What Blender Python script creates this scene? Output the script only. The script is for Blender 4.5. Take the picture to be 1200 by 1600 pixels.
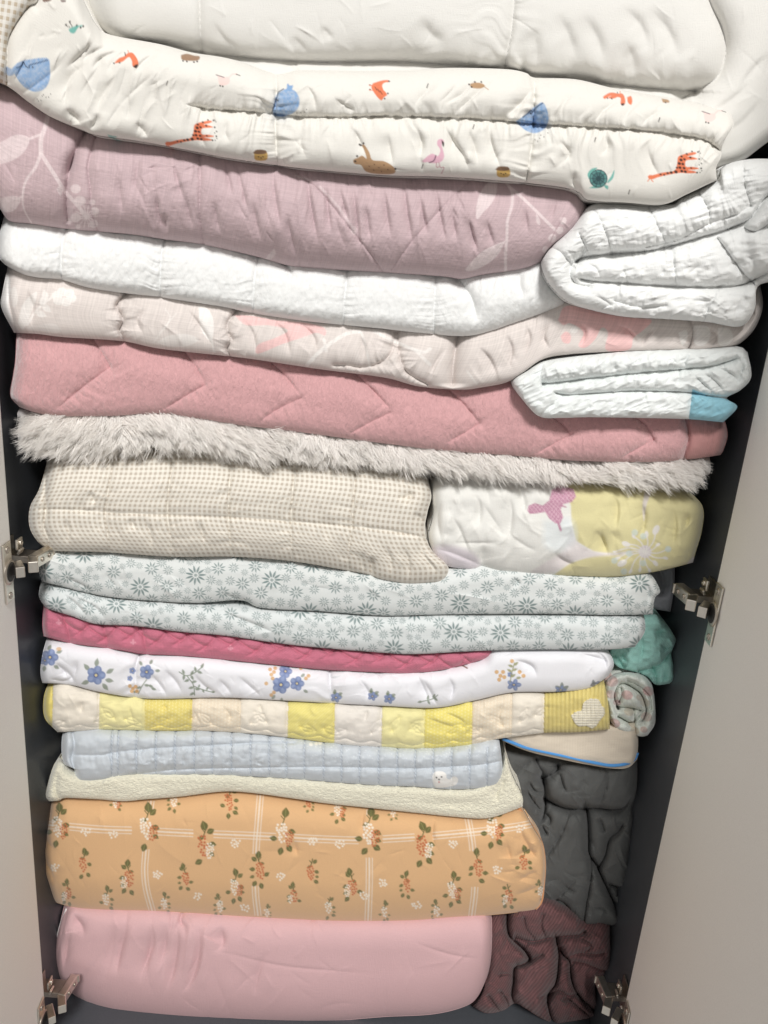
import bpy, math, random
import numpy as np
from mathutils import Matrix, Vector

for _o in list(bpy.data.objects):
    bpy.data.objects.remove(_o, do_unlink=True)
SC = bpy.context.scene
COL = SC.collection

# ------------------------------------------------------------------ camera
FPX = 1202.0                       # focal length for a 1200 x 1600 frame
CAM = np.array([0.0, -0.90, 1.22])
_d = np.array([-300.0, -3877.0, -FPX]); _d /= np.linalg.norm(_d)      # world down, seen in camera axes
_up = -_d
_f = np.array([0, 0, -1.0]); _f = _f - _f.dot(_up) * _up; _f /= np.linalg.norm(_f)   # world +Y
_r = np.cross(_f, _up)                                                # world +X
RW = np.stack([_r, _f, _up])       # rows: world axes in camera axes
cam_data = bpy.data.cameras.new('camera')
cam_data.sensor_fit = 'VERTICAL'
cam_data.sensor_height = 36.0
cam_data.lens = 36.0 * FPX / 1600.0
cam_data.clip_start = 0.02
cam_data.clip_end = 50
cam = bpy.data.objects.new('camera', cam_data)
COL.objects.link(cam)
_m = Matrix(RW.tolist()).to_4x4()
_m.translation = Vector(CAM.tolist())
cam.matrix_world = _m
SC.camera = cam

# ------------------------------------------------------------------ room light
world = bpy.data.worlds.new('World')
SC.world = world
world.use_nodes = True
_bg = world.node_tree.nodes['Background']
_bg.inputs[0].default_value = (1.0, 0.985, 0.96, 1)
_bg.inputs[1].default_value = 0.41


def area(name, loc, target, size, power, color):
    l = bpy.data.lights.new(name, 'AREA')
    l.shape = 'RECTANGLE'; l.size = size[0]; l.size_y = size[1]
    l.energy = power; l.color = color
    o = bpy.data.objects.new(name, l)
    COL.objects.link(o)
    o.location = loc
    o.rotation_euler = (Vector(target) - Vector(loc)).to_track_quat('-Z', 'Y').to_euler()
    return o


area('ceiling_light', (0.50, -4.3, 5.1), (0.0, 0.1, 0.7), (0.95, 0.95), 336, (1.0, 0.985, 0.96))

SC.view_settings.view_transform = 'Standard'
SC.view_settings.look = 'None'
SC.view_settings.gamma = 1.0
SC.view_settings.exposure = 0.0
SC.cycles.max_bounces = 8
SC.cycles.diffuse_bounces = 6

# ------------------------------------------------------------------ numeric helpers
K = 0.00085                        # metres per photo pixel at the stack


def ray_points(px, py, ydepth):
    px = np.asarray(px, float); py = np.asarray(py, float)
    c = np.stack([px - 600.0, 800.0 - py, np.full(px.shape, -FPX)], -1)
    w = c @ RW.T
    t = (ydepth - CAM[1]) / w[..., 1]
    return CAM + w * t[..., None]


def at(px, py, y):
    return ray_points(np.array([px]), np.array([py]), np.array([y]))[0]


def lin(c):
    c = np.asarray(c, float) / 255.0
    return np.where(c <= 0.04045, c / 12.92, ((c + 0.055) / 1.055) ** 2.4)


def cl_(c):
    c = lin(c)
    g = c @ np.array([0.3, 0.55, 0.15])
    return g + (c - g) * 0.93


def sm(pts, step=6.0, smooth=True):
    """Catmull-Rom through the points, resampled evenly."""
    P = np.asarray(pts, float)
    if len(P) < 3 or not smooth:
        Q = P
    else:
        E = np.vstack([2 * P[0] - P[1], P, 2 * P[-1] - P[-2]])
        out = []
        for i in range(1, len(E) - 2):
            t = np.linspace(0, 1, 12, endpoint=False)[:, None]
            a, b, c, d = E[i - 1], E[i], E[i + 1], E[i + 2]
            out.append(0.5 * ((2 * b) + (c - a) * t + (2 * a - 5 * b + 4 * c - d) * t ** 2
                              + (3 * b - a - 3 * c + d) * t ** 3))
        Q = np.vstack(out + [P[-1:]])
    s = np.r_[0, np.cumsum(np.hypot(*np.diff(Q, axis=0).T))]
    n = max(2, int(s[-1] / step) + 1)
    tt = np.linspace(0, s[-1], n)
    return np.stack([np.interp(tt, s, Q[:, 0]), np.interp(tt, s, Q[:, 1])], -1)


def resample(pts, n):
    Q = sm(pts, 2.0)
    s = np.r_[0, np.cumsum(np.hypot(*np.diff(Q, axis=0).T))]
    tt = np.asarray(n) * s[-1]
    return np.stack([np.interp(tt, s, Q[:, 0]), np.interp(tt, s, Q[:, 1])], -1), s[-1]


_rng = np.random.RandomState(7)
_LAT = _rng.rand(256, 256) * 2 - 1
_L1 = _rng.rand(4096) * 2 - 1


def vnoise(x, y):
    xi = np.floor(x).astype(int); yi = np.floor(y).astype(int)
    fx = x - xi; fy = y - yi
    fx = fx * fx * fx * (fx * (fx * 6 - 15) + 10); fy = fy * fy * fy * (fy * (fy * 6 - 15) + 10)
    a = _LAT[xi & 255, yi & 255]; b = _LAT[(xi + 1) & 255, yi & 255]
    c = _LAT[xi & 255, (yi + 1) & 255]; d = _LAT[(xi + 1) & 255, (yi + 1) & 255]
    return (a * (1 - fx) + b * fx) * (1 - fy) + (c * (1 - fx) + d * fx) * fy


def fbm(x, y, o=4):
    r = 0; a = 1.0
    for i in range(o):
        r = r + a * vnoise(x + 17.3 * i, y + 9.1 * i)
        x = x * 2.03; y = y * 2.03; a *= 0.5
    return r


def n1(t, seed=0):
    t = t + seed * 37.7
    i = np.floor(t).astype(int); f = t - i
    f = f * f * (3 - 2 * f)
    return _L1[i & 4095] * (1 - f) + _L1[(i + 1) & 4095] * f


def poly_dist(X, Y, P):
    best = np.full(X.shape, 1e18); tb = np.zeros(X.shape); sb = np.ones(X.shape)
    acc = 0.0
    for i in range(len(P) - 1):
        ax, ay = P[i]; dx, dy = P[i + 1] - P[i]
        L2 = dx * dx + dy * dy
        if L2 < 1e-9:
            continue
        L = math.sqrt(L2)
        vx = X - ax; vy = Y - ay
        t = np.clip((vx * dx + vy * dy) / L2, 0, 1)
        ex = vx - t * dx; ey = vy - t * dy
        q = ex * ex + ey * ey
        m = q < best
        best = np.where(m, q, best)
        tb = np.where(m, acc + t * L, tb)
        sb = np.where(m, np.sign(dx * vy - dy * vx), sb)
        acc += L
    return np.sqrt(best), tb, sb, acc


def inside(X, Y, P):
    c = np.zeros(X.shape, bool)
    n = len(P)
    j = n - 1
    for i in range(n):
        xi, yi = P[i]; xj, yj = P[j]
        if yi != yj:
            k = ((yi > Y) != (yj > Y)) & (X < (xj - xi) * (Y - yi) / (yj - yi) + xi)
            c ^= k
        j = i
    return c


def rot(pts, a, s=1.0, o=(0, 0)):
    c, n = math.cos(a), math.sin(a)
    return [(o[0] + s * (x * c - y * n), o[1] + s * (x * n + y * c)) for x, y in pts]


# ------------------------------------------------------------------ objects
def tag(o, label=None, cat=None, group=None, kind=None):
    if label: o['label'] = label
    if cat: o['category'] = cat
    if group: o['group'] = group
    if kind: o['kind'] = kind
    return o


def empty(name, loc):
    e = bpy.data.objects.new(name, None)
    e.empty_display_size = 0.05
    e.location = [float(v) for v in loc]
    COL.objects.link(e)
    return e


def link_mesh(name, me, mat, parent=None):
    o = bpy.data.objects.new(name, me)
    if mat is not None:
        me.materials.append(mat)
    COL.objects.link(o)
    if parent is not None:
        o.parent = parent
        if parent.type == 'EMPTY':
            o.matrix_parent_inverse = Matrix.Translation(-Vector(parent.location))
    return o


def build_mesh(name, V, quads, ngons=(), col=None, uv=None, tris=None):
    me = bpy.data.meshes.new(name)
    loops = [quads.reshape(-1)]
    starts = [np.arange(len(quads)) * 4]
    tot = [np.full(len(quads), 4)]
    pos = len(quads) * 4
    if tris is not None and len(tris):
        loops.append(tris.reshape(-1)); starts.append(pos + np.arange(len(tris)) * 3); tot.append(np.full(len(tris), 3))
        pos += len(tris) * 3
    for g in ngons:
        loops.append(np.asarray(g)); starts.append(np.array([pos])); tot.append(np.array([len(g)]))
        pos += len(g)
    loops = np.concatenate(loops).astype(np.int32)
    starts = np.concatenate(starts).astype(np.int32)
    tot = np.concatenate(tot).astype(np.int32)
    me.vertices.add(len(V)); me.vertices.foreach_set('co', np.ascontiguousarray(V, np.float32).ravel())
    me.loops.add(len(loops)); me.loops.foreach_set('vertex_index', loops)
    me.polygons.add(len(starts))
    me.polygons.foreach_set('loop_start', starts)
    me.polygons.foreach_set('loop_total', tot)
    me.polygons.foreach_set('use_smooth', np.ones(len(starts), bool))
    if col is not None:
        a = me.attributes.new('col', 'FLOAT_COLOR', 'POINT')
        c4 = np.ones((len(V), 4), np.float32); c4[:, :3] = col
        a.data.foreach_set('color', c4.ravel())
    if uv is not None:
        u = me.uv_layers.new(name='UVMap')
        u.data.foreach_set('uv', np.ascontiguousarray(uv[loops], np.float32).ravel())
    me.update(calc_edges=True)
    me.validate()
    return me


def rec(d, w):
    q = np.clip(1 - d / max(w, 1e-6), 0, 1)
    return 1 - np.sqrt(np.maximum(0, 1 - q * q))


class Patch:
    """A piece of cloth with a real front surface, wrapped back into the cupboard as a closed body.
    The four edges are measured in photo pixels and set at the real depth y0."""

    def __init__(s, T, B, L=(), R=(), y0=0.08, base=(220, 220, 220), res=1.6, ext=14,
                 wt=None, wb=None, wl=22, wr=22, Rt=0.045, Rb=0.014, Rl=0.03, Rr=0.03, depth=0.34, bulge=0.0):
        y0 = y0 - 0.03 * float(np.clip(y0 / 0.08, 0, 1))
        T = [(x, y - ext) for x, y in T]
        T = np.asarray(T, float); B = np.asarray(B, float)
        L = np.vstack([T[:1]] + ([np.asarray(L, float)] if len(L) else []) + [B[:1]])
        R = np.vstack([T[-1:]] + ([np.asarray(R, float)] if len(R) else []) + [B[-1:]])
        lt = max(resample(T, [0])[1], resample(B, [0])[1])
        ll = max(np.hypot(*(T[len(T) // 2] - B[len(B) // 2])), resample(L, [0])[1], resample(R, [0])[1])
        nu = int(lt / res) + 2; nv = int(ll / res) + 2
        q = np.linspace(0, 1, nu); u = 0.94 * q + 0.06 * (1 - np.cos(np.pi * q)) / 2
        q = np.linspace(0, 1, nv); v = 0.72 * q + 0.28 * (1 - np.cos(np.pi * q)) / 2
        t_, _ = resample(T, u); b_, _ = resample(B, u); l_, _ = resample(L, v); r_, _ = resample(R, v)
        U, V = np.meshgrid(u, v, indexing='ij')
        U_, V_ = U[..., None], V[..., None]
        P = ((1 - V_) * t_[:, None] + V_ * b_[:, None] + (1 - U_) * l_[None] + U_ * r_[None]
             - (1 - U_) * (1 - V_) * t_[0] - U_ * (1 - V_) * t_[-1] - (1 - U_) * V_ * b_[0] - U_ * V_ * b_[-1])
        s.nu, s.nv = nu, nv
        s.X = P[..., 0].ravel(); s.Y = P[..., 1].ravel()
        s.U = U.ravel(); s.V = V.ravel()
        hg = np.hypot(*(t_ - b_).T)[:, None]; wd = np.hypot(*(l_ - r_).T)[None]
        mh = float(np.median(hg))
        wt = wt if wt is not None else min(60, mh * 0.5) + ext * 0.5
        wb = wb if wb is not None else min(34, mh * 0.42)
        r = (rec(V * hg, wt) * Rt + rec((1 - V) * hg, wb) * Rb + rec(U * wd, wl) * Rl + rec((1 - U) * wd, wr) * Rr)
        s.D = (y0 + r - bulge * np.sin(np.pi * V) * np.sin(np.pi * np.clip(U, 0, 1)) ** 0.5).ravel()
        s.H = np.zeros(nu * nv)
        s.C = np.tile(cl_(base), (nu * nv, 1))
        s.uv = np.stack([s.U * lt, s.V * ll], -1) / 1000.0
        s.depth = depth
        s.y0 = y0

    # ---- relief, amplitudes in photo pixels
    def sel(s, P, m):
        P = np.asarray(P)
        x0, y0 = P.min(0) - m; x1, y1 = P.max(0) + m
        return np.nonzero((s.X > x0) & (s.X < x1) & (s.Y > y0) & (s.Y < y1))[0]

    def crease(s, pts, depth, w=(4, 4), wide=0, wdepth=0, taper=(0, 0), jit=0.0, seed=0, power=1.0, smooth=True):
        w = (w, w) if np.isscalar(w) else w
        if abs(depth) < 14:
            depth = depth * 1.4
            if power == 1.0 and abs(depth) < 11 and taper[0] and taper[1]:
                power = 1.15; w = (w[0] * 0.85, w[1] * 1.1); depth = depth * 1.2
        P = sm(pts, 5.0, smooth)
        i = s.sel(P, max(max(w) * 5, wide * 2.4) + 2)
        if not len(i): return s
        d, t, sd, L = poly_dist(s.X[i], s.Y[i], P)
        ww = np.where(sd > 0, w[1], w[0])
        tp = np.ones_like(d)
        st = lambda q: q * q * (3 - 2 * q)
        lf = 0.42 * L if abs(depth) < 12 else 0.0
        if taper[0]: tp = tp * st(np.clip(t / max(taper[0], lf), 0, 1))
        if taper[1]: tp = tp * st(np.clip((L - t) / max(taper[1], lf), 0, 1))
        # fade past the ends
        g = depth * np.exp(-(d / ww) ** power)
        if jit: g = g * (1 + jit * n1(t / 7.0, seed))
        if wide: g = g + wdepth * np.exp(-(d / wide) ** 2)
        s.H[i] -= K * g * tp
        return s

    def ridge(s, pts, h, w=(6, 6), taper=(15, 15), seed=0):
        return s.crease(pts, -h, w, taper=taper, power=1.6)

    def gather(s, pts, amp, length=(30, 30), period=9, seed=0, near=3.0, skew=0.0):
        P = sm(pts, 5.0)
        i = s.sel(P, max(length) * 3)
        if not len(i): return s
        d, t, sd, L = poly_dist(s.X[i], s.Y[i], P)
        ln = np.where(sd > 0, length[1], length[0]) * (0.65 + 0.6 * np.abs(n1(t / (period * 2.1), seed + 5)))
        ph = t / period + skew * d / period + 1.1 * vnoise(t / 45.0 + seed, d / 38.0 + 5.0 * (sd > 0)) + 7.3 * (sd > 0)
        g = n1(ph, seed) * 0.75 + n1(ph * 2.1, seed + 3) * 0.35
        g = np.sign(g) * np.abs(g) ** 0.8
        endf = np.clip(np.minimum(t, L - t) / 4.0, 0, 1)
        s.H[i] += K * 1.5 * amp * g * np.exp(-d / ln) * (1 - np.exp(-d / near)) * endf
        return s

    def wrinkles(s, n, box, ang, dang, length, w, amp, seed=0, sharp=2.2):
        R = np.random.RandomState(seed)
        for k in range(n):
            cx = R.uniform(box[0], box[2]); cy = R.uniform(box[1], box[3])
            a = math.radians(ang + R.normal() * dang)
            Lg = length * R.uniform(0.5, 1.5); ww = w * R.uniform(0.6, 1.6)
            cu = R.uniform(-0.35, 0.35) / Lg
            am = amp * 1.55 * R.uniform(0.35, 1.2) * (1 if R.rand() < 0.62 else -1)
            m = Lg * 0.6 + ww * 4
            i = np.nonzero((np.abs(s.X - cx) < m) & (np.abs(s.Y - cy) < m))[0]
            if not len(i): continue
            dx = s.X[i] - cx; dy = s.Y[i] - cy
            t = dx * math.cos(a) + dy * math.sin(a)
            q = -dx * math.sin(a) + dy * math.cos(a) - cu * t * t
            tp = np.clip(1 - (2 * t / Lg) ** 2, 0, 1) ** 1.2
            wl, wr = (ww, ww * sharp) if R.rand() < 0.5 else (ww * sharp, ww)
            s.H[i] += K * am * tp * np.exp(-np.abs(q) / np.where(q > 0, wr, wl))
        return s

    def noise(s, amp, sx, sy, ang=0.0, o=3, seed=0, ridged=False):
        a = math.radians(ang)
        x = s.X * math.cos(a) + s.Y * math.sin(a); y = -s.X * math.sin(a) + s.Y * math.cos(a)
        n = fbm(x / sx + seed * 13.1, y / sy + seed * 7.7, o)
        if ridged: n = 0.6 - np.abs(n) * 1.4
        s.H += K * amp * n
        return s

    def region(s, pts, h, soft=6):
        P = np.asarray(sm(list(pts) + [pts[0]], 6))
        i = s.sel(P, soft * 3)
        d, t, sd, L = poly_dist(s.X[i], s.Y[i], P)
        ins = inside(s.X[i], s.Y[i], P)
        d = np.where(ins, d, -d)
        s.H[i] += K * h / (1 + np.exp(-d / (soft * 0.4)))
        return s

    # ---- flat print
    def mix(s, i, a, c):
        a = np.clip(a, 0, 1)[:, None]
        s.C[i] = s.C[i] * (1 - a) + cl_(c) * a

    def poly(s, pts, c, alpha=1.0, soft=1.0, smooth=True, grain=0.0):
        P = sm(list(pts) + [pts[0]], 3.0) if smooth else np.asarray(list(pts) + [pts[0]], float)
        i = s.sel(P, 3)
        if not len(i): return s
        d, _, _, _ = poly_dist(s.X[i], s.Y[i], P)
        d = np.where(inside(s.X[i], s.Y[i], P[:-1]), d, -d)
        a = alpha * np.clip(0.5 + d / (1.6 * soft), 0, 1)
        if grain: a = a * (1 - grain * (0.5 + 0.5 * fbm(s.X[i] / 3.0, s.Y[i] / 3.0, 2)))
        s.mix(i, a, c)
        return s

    def stroke(s, pts, w, c, alpha=1.0, taper=False, smooth=True, soft=1.0):
        P = sm(pts, 3.0, smooth)
        i = s.sel(P, w + 3)
        if not len(i): return s
        d, t, _, L = poly_dist(s.X[i], s.Y[i], P)
        ww = w / 2 * (1 - 0.7 * t / max(L, 1e-6)) if taper else w / 2
        s.mix(i, alpha * np.clip(0.5 + (ww - d) / (1.4 * soft), 0, 1), c)
        return s

    def ell(s, x, y, rx, ry, c, ang=0.0, alpha=1.0):
        m = max(rx, ry) + 3
        i = np.nonzero((np.abs(s.X - x) < m) & (np.abs(s.Y - y) < m))[0]
        if not len(i): return s
        a = math.radians(ang)
        dx = s.X[i] - x; dy = s.Y[i] - y
        p = dx * math.cos(a) + dy * math.sin(a); q = -dx * math.sin(a) + dy * math.cos(a)
        r = np.sqrt((p / rx) ** 2 + (q / ry) ** 2)
        s.mix(i, alpha * np.clip(0.5 + (1 - r) * min(rx, ry) / 1.3, 0, 1), c)
        return s

    def dots(s, pts, r, c, alpha=1.0):
        P = np.asarray(pts, float)
        i = s.sel(P, r + 3)
        if not len(i): return s
        d = np.full(len(i), 1e9)
        for x, y in P:
            d = np.minimum(d, (s.X[i] - x) ** 2 + (s.Y[i] - y) ** 2)
        s.mix(i, alpha * np.clip(0.5 + (r - np.sqrt(d)) / 1.2, 0, 1), c)
        return s

    def leaf(s, x, y, ln, wd, ang, c, alpha=1.0, vein=None):
        pts = rot([(0, 0), (0.25, -0.42 * wd / ln), (0.55, -0.5 * wd / ln), (0.85, -0.2 * wd / ln), (1, 0),
                   (0.85, 0.2 * wd / ln), (0.55, 0.5 * wd / ln), (0.25, 0.42 * wd / ln)], math.radians(ang), ln, (x, y))
        s.poly(pts, c, alpha)
        if vein is not None:
            a = math.radians(ang)
            s.stroke([(x + .15 * ln * math.cos(a), y + .15 * ln * math.sin(a)),
                      (x + .8 * ln * math.cos(a), y + .8 * ln * math.sin(a))], 1.0, vein, 0.7)
        return s

    # ---- to mesh
    def world(s):
        return ray_points(s.X, s.Y, s.D - s.H)

    def make(s, name, mat, parent=None, parts=()):
        """parts: list of (name, mask over vertices, material): faces wholly in the mask become a child part."""
        W = s.world()
        nu, nv = s.nu, s.nv
        idx = np.arange(nu * nv).reshape(nu, nv)
        q = np.stack([idx[:-1, :-1], idx[:-1, 1:], idx[1:, 1:], idx[1:, :-1]], -1).reshape(-1, 4)
        # boundary loop
        lp = np.r_[idx[:, 0], idx[-1, 1:], idx[::-1, -1][1:], idx[0, ::-1][1:-1]]
        n = len(lp)
        V = [W]; C = [s.C]; UVs = [s.uv]
        prev = lp; base = nu * nv
        Q = [q]
        cen = W[lp].mean(0)
        for dy, sh in ((0.010, 0.0), (0.05, 0.01), (s.depth, 0.03)):
            R = W[lp].copy(); R[:, 1] = R[:, 1] + dy
            R[:, 2] += (cen[2] - R[:, 2]) * sh
            cur = base + np.arange(n)
            V.append(R); C.append(s.C[lp]); UVs.append(s.uv[lp] + dy)
            nx = np.roll(np.arange(n), -1)
            Q.append(np.stack([prev, prev[nx], cur[nx], cur], -1))
            prev = cur; base += n
        V = np.vstack(V); C = np.vstack(C); UVs = np.vstack(UVs); Q = np.vstack(Q)
        ng = [prev.copy()]
        # consistent outward faces: front quads as built face the viewer?
        a, b, c = W[q[len(q) // 2][:3]]
        if np.dot(np.cross(b - a, c - a), CAM - a) < 0:
            Q[:len(q)] = Q[:len(q), ::-1]
        else:
            Q[len(q):] = Q[len(q):, ::-1]; 
        main = np.ones(len(Q), bool)
        kids = []
        for pn, mask, pm in parts:
            mv = np.zeros(len(V), bool); mv[:nu * nv] = mask
            o0 = nu * nv
            for k in range(3):
                mv[o0:o0 + n] = mask[lp]; o0 += n
            f = mv[Q].sum(1) >= 3
            f &= main
            main &= ~f
            kids.append((pn, f, pm))
        o = link_mesh(name, s._sub(name, V, Q[main], ng if True else (), C, UVs), mat, parent)
        for pn, f, pm in kids:
            link_mesh(pn, s._sub(pn, V, Q[f], (), C, UVs), pm, o)
        return o

    @staticmethod
    def _sub(name, V, Q, ng, C, UV):
        used = np.zeros(len(V), bool); used[Q.ravel()] = True
        for g in ng: used[g] = True
        mp = np.cumsum(used) - 1
        return build_mesh(name, V[used], mp[Q], [mp[g] for g in ng], C[used], UV[used])

    def mask(s, pts):
        return inside(s.X, s.Y, np.asarray(pts, float))


# ------------------------------------------------------------------ materials
def nt(name):
    m = bpy.data.materials.new(name)
    m.use_nodes = True
    t = m.node_tree
    return m, t, t.nodes['Principled BSDF']


def node(t, kind, **kw):
    n = t.nodes.new(kind)
    for k, v in kw.items():
        if k.startswith('i_'):
            n.inputs[k[2:].replace('_', ' ')].default_value = v
        else:
            setattr(n, k, v)
    return n


def math_node(t, op, a, b=None, c=None):
    n = t.nodes.new('ShaderNodeMath'); n.operation = op
    for k, v in enumerate((a, b, c)):
        if v is None: continue
        if isinstance(v, (int, float)): n.inputs[k].default_value = v
        else: t.links.new(v, n.inputs[k])
    return n.outputs[0]


def fabric(name, weave='plain', rough=0.92, sheen=0.25, bump=0.35, dist=0.0006, var=0.05, scale=1.0, tint=None):
    m, t, b = nt(name)
    L = t.links.new
    uv = node(t, 'ShaderNodeUVMap').outputs[0]
    at_ = node(t, 'ShaderNodeAttribute', attribute_name='col').outputs['Color']
    b.inputs['Roughness'].default_value = rough
    b.inputs['Specular IOR Level'].default_value = 0.25
    b.inputs['Sheen Weight'].default_value = sheen
    b.inputs['Sheen Roughness'].default_value = 0.5

    def noi(sx, sy, detail=2.0, dis=0.0):
        mp = node(t, 'ShaderNodeMapping'); L(uv, mp.inputs[0])
        mp.inputs['Scale'].default_value = (sx * scale, sy * scale, 1)
        n = node(t, 'ShaderNodeTexNoise', i_Scale=1.0, i_Detail=detail, i_Distortion=dis)
        L(mp.outputs[0], n.inputs['Vector'])
        return n.outputs[0]

    grain = noi(420, 420, 2)
    blot = noi(14, 14, 3)
    vary = math_node(t, 'MULTIPLY_ADD', grain, var * 1.6, 1.0 - var * 0.8)
    vary = math_node(t, 'MULTIPLY', vary, math_node(t, 'MULTIPLY_ADD', blot, var, 1.0 - var * 0.5))
    h = None
    if weave == 'plain':
        wx = noi(600, 60, 1); wy = noi(60, 600, 1)
        h = math_node(t, 'ADD', math_node(t, 'ADD', wx, wy), math_node(t, 'MULTIPLY', grain, 0.8))
    elif weave == 'linen':
        wx = noi(330, 9, 2); wy = noi(7, 420, 2)
        h = math_node(t, 'ADD', math_node(t, 'ADD', wx, wy), grain)
        st = math_node(t, 'ADD', wx, wy)
        vary = math_node(t, 'MULTIPLY', vary, math_node(t, 'MULTIPLY_ADD', st, 0.34, 0.66))
    elif weave == 'crinkle':
        h = math_node(t, 'ADD', noi(300, 75, 2, 0.9), math_node(t, 'MULTIPLY', noi(420, 220, 1), 0.5))
    elif weave == 'plush':
        n0 = noi(330, 80, 3, 1.2); n2_ = noi(120, 36, 3, 0.6)
        h = math_node(t, 'ADD', n0, math_node(t, 'MULTIPLY', n2_, 0.6))
        vary = math_node(t, 'MULTIPLY', vary, math_node(t, 'MULTIPLY_ADD', h, 0.34, 0.73))
    elif weave == 'terry':
        mp = node(t, 'ShaderNodeMapping'); L(uv, mp.inputs[0]); mp.inputs['Scale'].default_value = (300 * scale, 300 * scale, 1)
        vo = node(t, 'ShaderNodeTexVoronoi', i_Scale=1.0); L(mp.outputs[0], vo.inputs['Vector'])
        h = math_node(t, 'SUBTRACT', grain, vo.outputs[0])
    elif weave in ('rib', 'waffle', 'check'):
        sp = node(t, 'ShaderNodeSeparateXYZ')
        mp = node(t, 'ShaderNodeMapping'); L(uv, mp.inputs[0])
        nz = node(t, 'ShaderNodeTexNoise', i_Scale=9.0, i_Detail=2.0); L(uv, nz.inputs['Vector'])
        mx = node(t, 'ShaderNodeVectorMath', operation='MULTIPLY_ADD')
        L(nz.outputs['Color'], mx.inputs[0]); mx.inputs[1].default_value = (0.03, 0.03, 0) if weave == 'rib' else (0.004, 0.004, 0)
        L(uv, mx.inputs[2]); L(mx.outputs[0], sp.inputs[0])
        f = 2 * math.pi * 1000 / (5.0 / scale)
        if weave == 'rib':
            sx_ = math_node(t, 'SINE', math_node(t, 'MULTIPLY', math_node(t, 'ADD', sp.outputs[0], math_node(t, 'MULTIPLY', sp.outputs[1], 0.55)), f))
            h = math_node(t, 'MULTIPLY_ADD', sx_, 0.6, grain)
            vary = math_node(t, 'MULTIPLY', vary, math_node(t, 'MULTIPLY_ADD', sx_, 0.17, 0.95))
        else:
            a = math_node(t, 'SINE', math_node(t, 'MULTIPLY', sp.outputs[0], f))
            c = math_node(t, 'SINE', math_node(t, 'MULTIPLY', sp.outputs[1], f))
            h = math_node(t, 'MULTIPLY_ADD', math_node(t, 'ADD', a, c), 0.35, grain)
            vary = math_node(t, 'MULTIPLY', vary, math_node(t, 'MULTIPLY_ADD', math_node(t, 'MULTIPLY', a, c), 0.05, 0.97))
    elif weave == 'gingham':
        sp = node(t, 'ShaderNodeSeparateXYZ'); L(uv, sp.inputs[0])
        f = 1000 / (8.6 / scale)
        def band(o):
            fr = math_node(t, 'FRACT', math_node(t, 'MULTIPLY', o, f))
            tri = math_node(t, 'ABSOLUTE', math_node(t, 'SUBTRACT', fr, 0.5))
            n = node(t, 'ShaderNodeMapRange', interpolation_type='SMOOTHSTEP')
            L(tri, n.inputs[0]); n.inputs[1].default_value = 0.19; n.inputs[2].default_value = 0.31
            return n.outputs[0]
        a = band(sp.outputs[0]); c = band(sp.outputs[1])
        g = math_node(t, 'ADD', math_node(t, 'MULTIPLY', math_node(t, 'MULTIPLY', a, c), 0.40), math_node(t, 'MULTIPLY', math_node(t, 'ADD', a, c), 0.20))
        mxx = node(t, 'ShaderNodeMix', data_type='RGBA'); L(g, mxx.inputs[0]); L(at_, mxx.inputs[6])
        mxx.inputs[7].default_value = (*lin(tint), 1)
        at_ = mxx.outputs[2]
        h = math_node(t, 'ADD', noi(500, 120, 1), grain)
    mul = node(t, 'ShaderNodeVectorMath', operation='SCALE')
    L(at_, mul.inputs[0]); L(vary, mul.inputs['Scale'])
    L(mul.outputs[0], b.inputs['Base Color'])
    bp = node(t, 'ShaderNodeBump', i_Strength=bump, i_Distance=dist)
    L(h, bp.inputs['Height']); L(bp.outputs[0], b.inputs['Normal'])
    return m


def plain(name, rgb, rough=0.5, metal=0.0, noise=0.0, nscale=300, spec=0.5, bump=0.0):
    m, t, b = nt(name)
    b.inputs['Roughness'].default_value = rough
    b.inputs['Metallic'].default_value = metal
    b.inputs['Specular IOR Level'].default_value = spec
    c = lin(rgb)
    tc = node(t, 'ShaderNodeTexCoord')
    n = node(t, 'ShaderNodeTexNoise', i_Scale=nscale, i_Detail=3.0)
    t.links.new(tc.outputs['Object'], n.inputs['Vector'])
    r = node(t, 'ShaderNodeValToRGB')
    t.links.new(n.outputs[0], r.inputs[0])
    r.color_ramp.elements[0].position = 0.3; r.color_ramp.elements[1].position = 0.7
    r.color_ramp.elements[0].color = (*(c * (1 - noise)), 1)
    r.color_ramp.elements[1].color = (*np.minimum(1, c * (1 + noise)), 1)
    t.links.new(r.outputs[0], b.inputs['Base Color'])
    if bump:
        bp = node(t, 'ShaderNodeBump', i_Strength=bump, i_Distance=0.0005)
        t.links.new(n.outputs[0], bp.inputs['Height']); t.links.new(bp.outputs[0], b.inputs['Normal'])
    return m


# ------------------------------------------------------------------ simple solids
def box_mesh(name, size, bevel=0.0, seg=2):
    import bmesh
    bm = bmesh.new()
    bmesh.ops.create_cube(bm, size=1)
    for v in bm.verts:
        v.co = Vector((v.co.x * size[0], v.co.y * size[1], v.co.z * size[2]))
    if bevel:
        bmesh.ops.bevel(bm, geom=bm.edges[:] , offset=bevel, segments=seg, affect='EDGES', profile=0.5)
    me = bpy.data.meshes.new(name)
    bm.to_mesh(me); bm.free()
    for p in me.polygons: p.use_smooth = False
    return me


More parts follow.
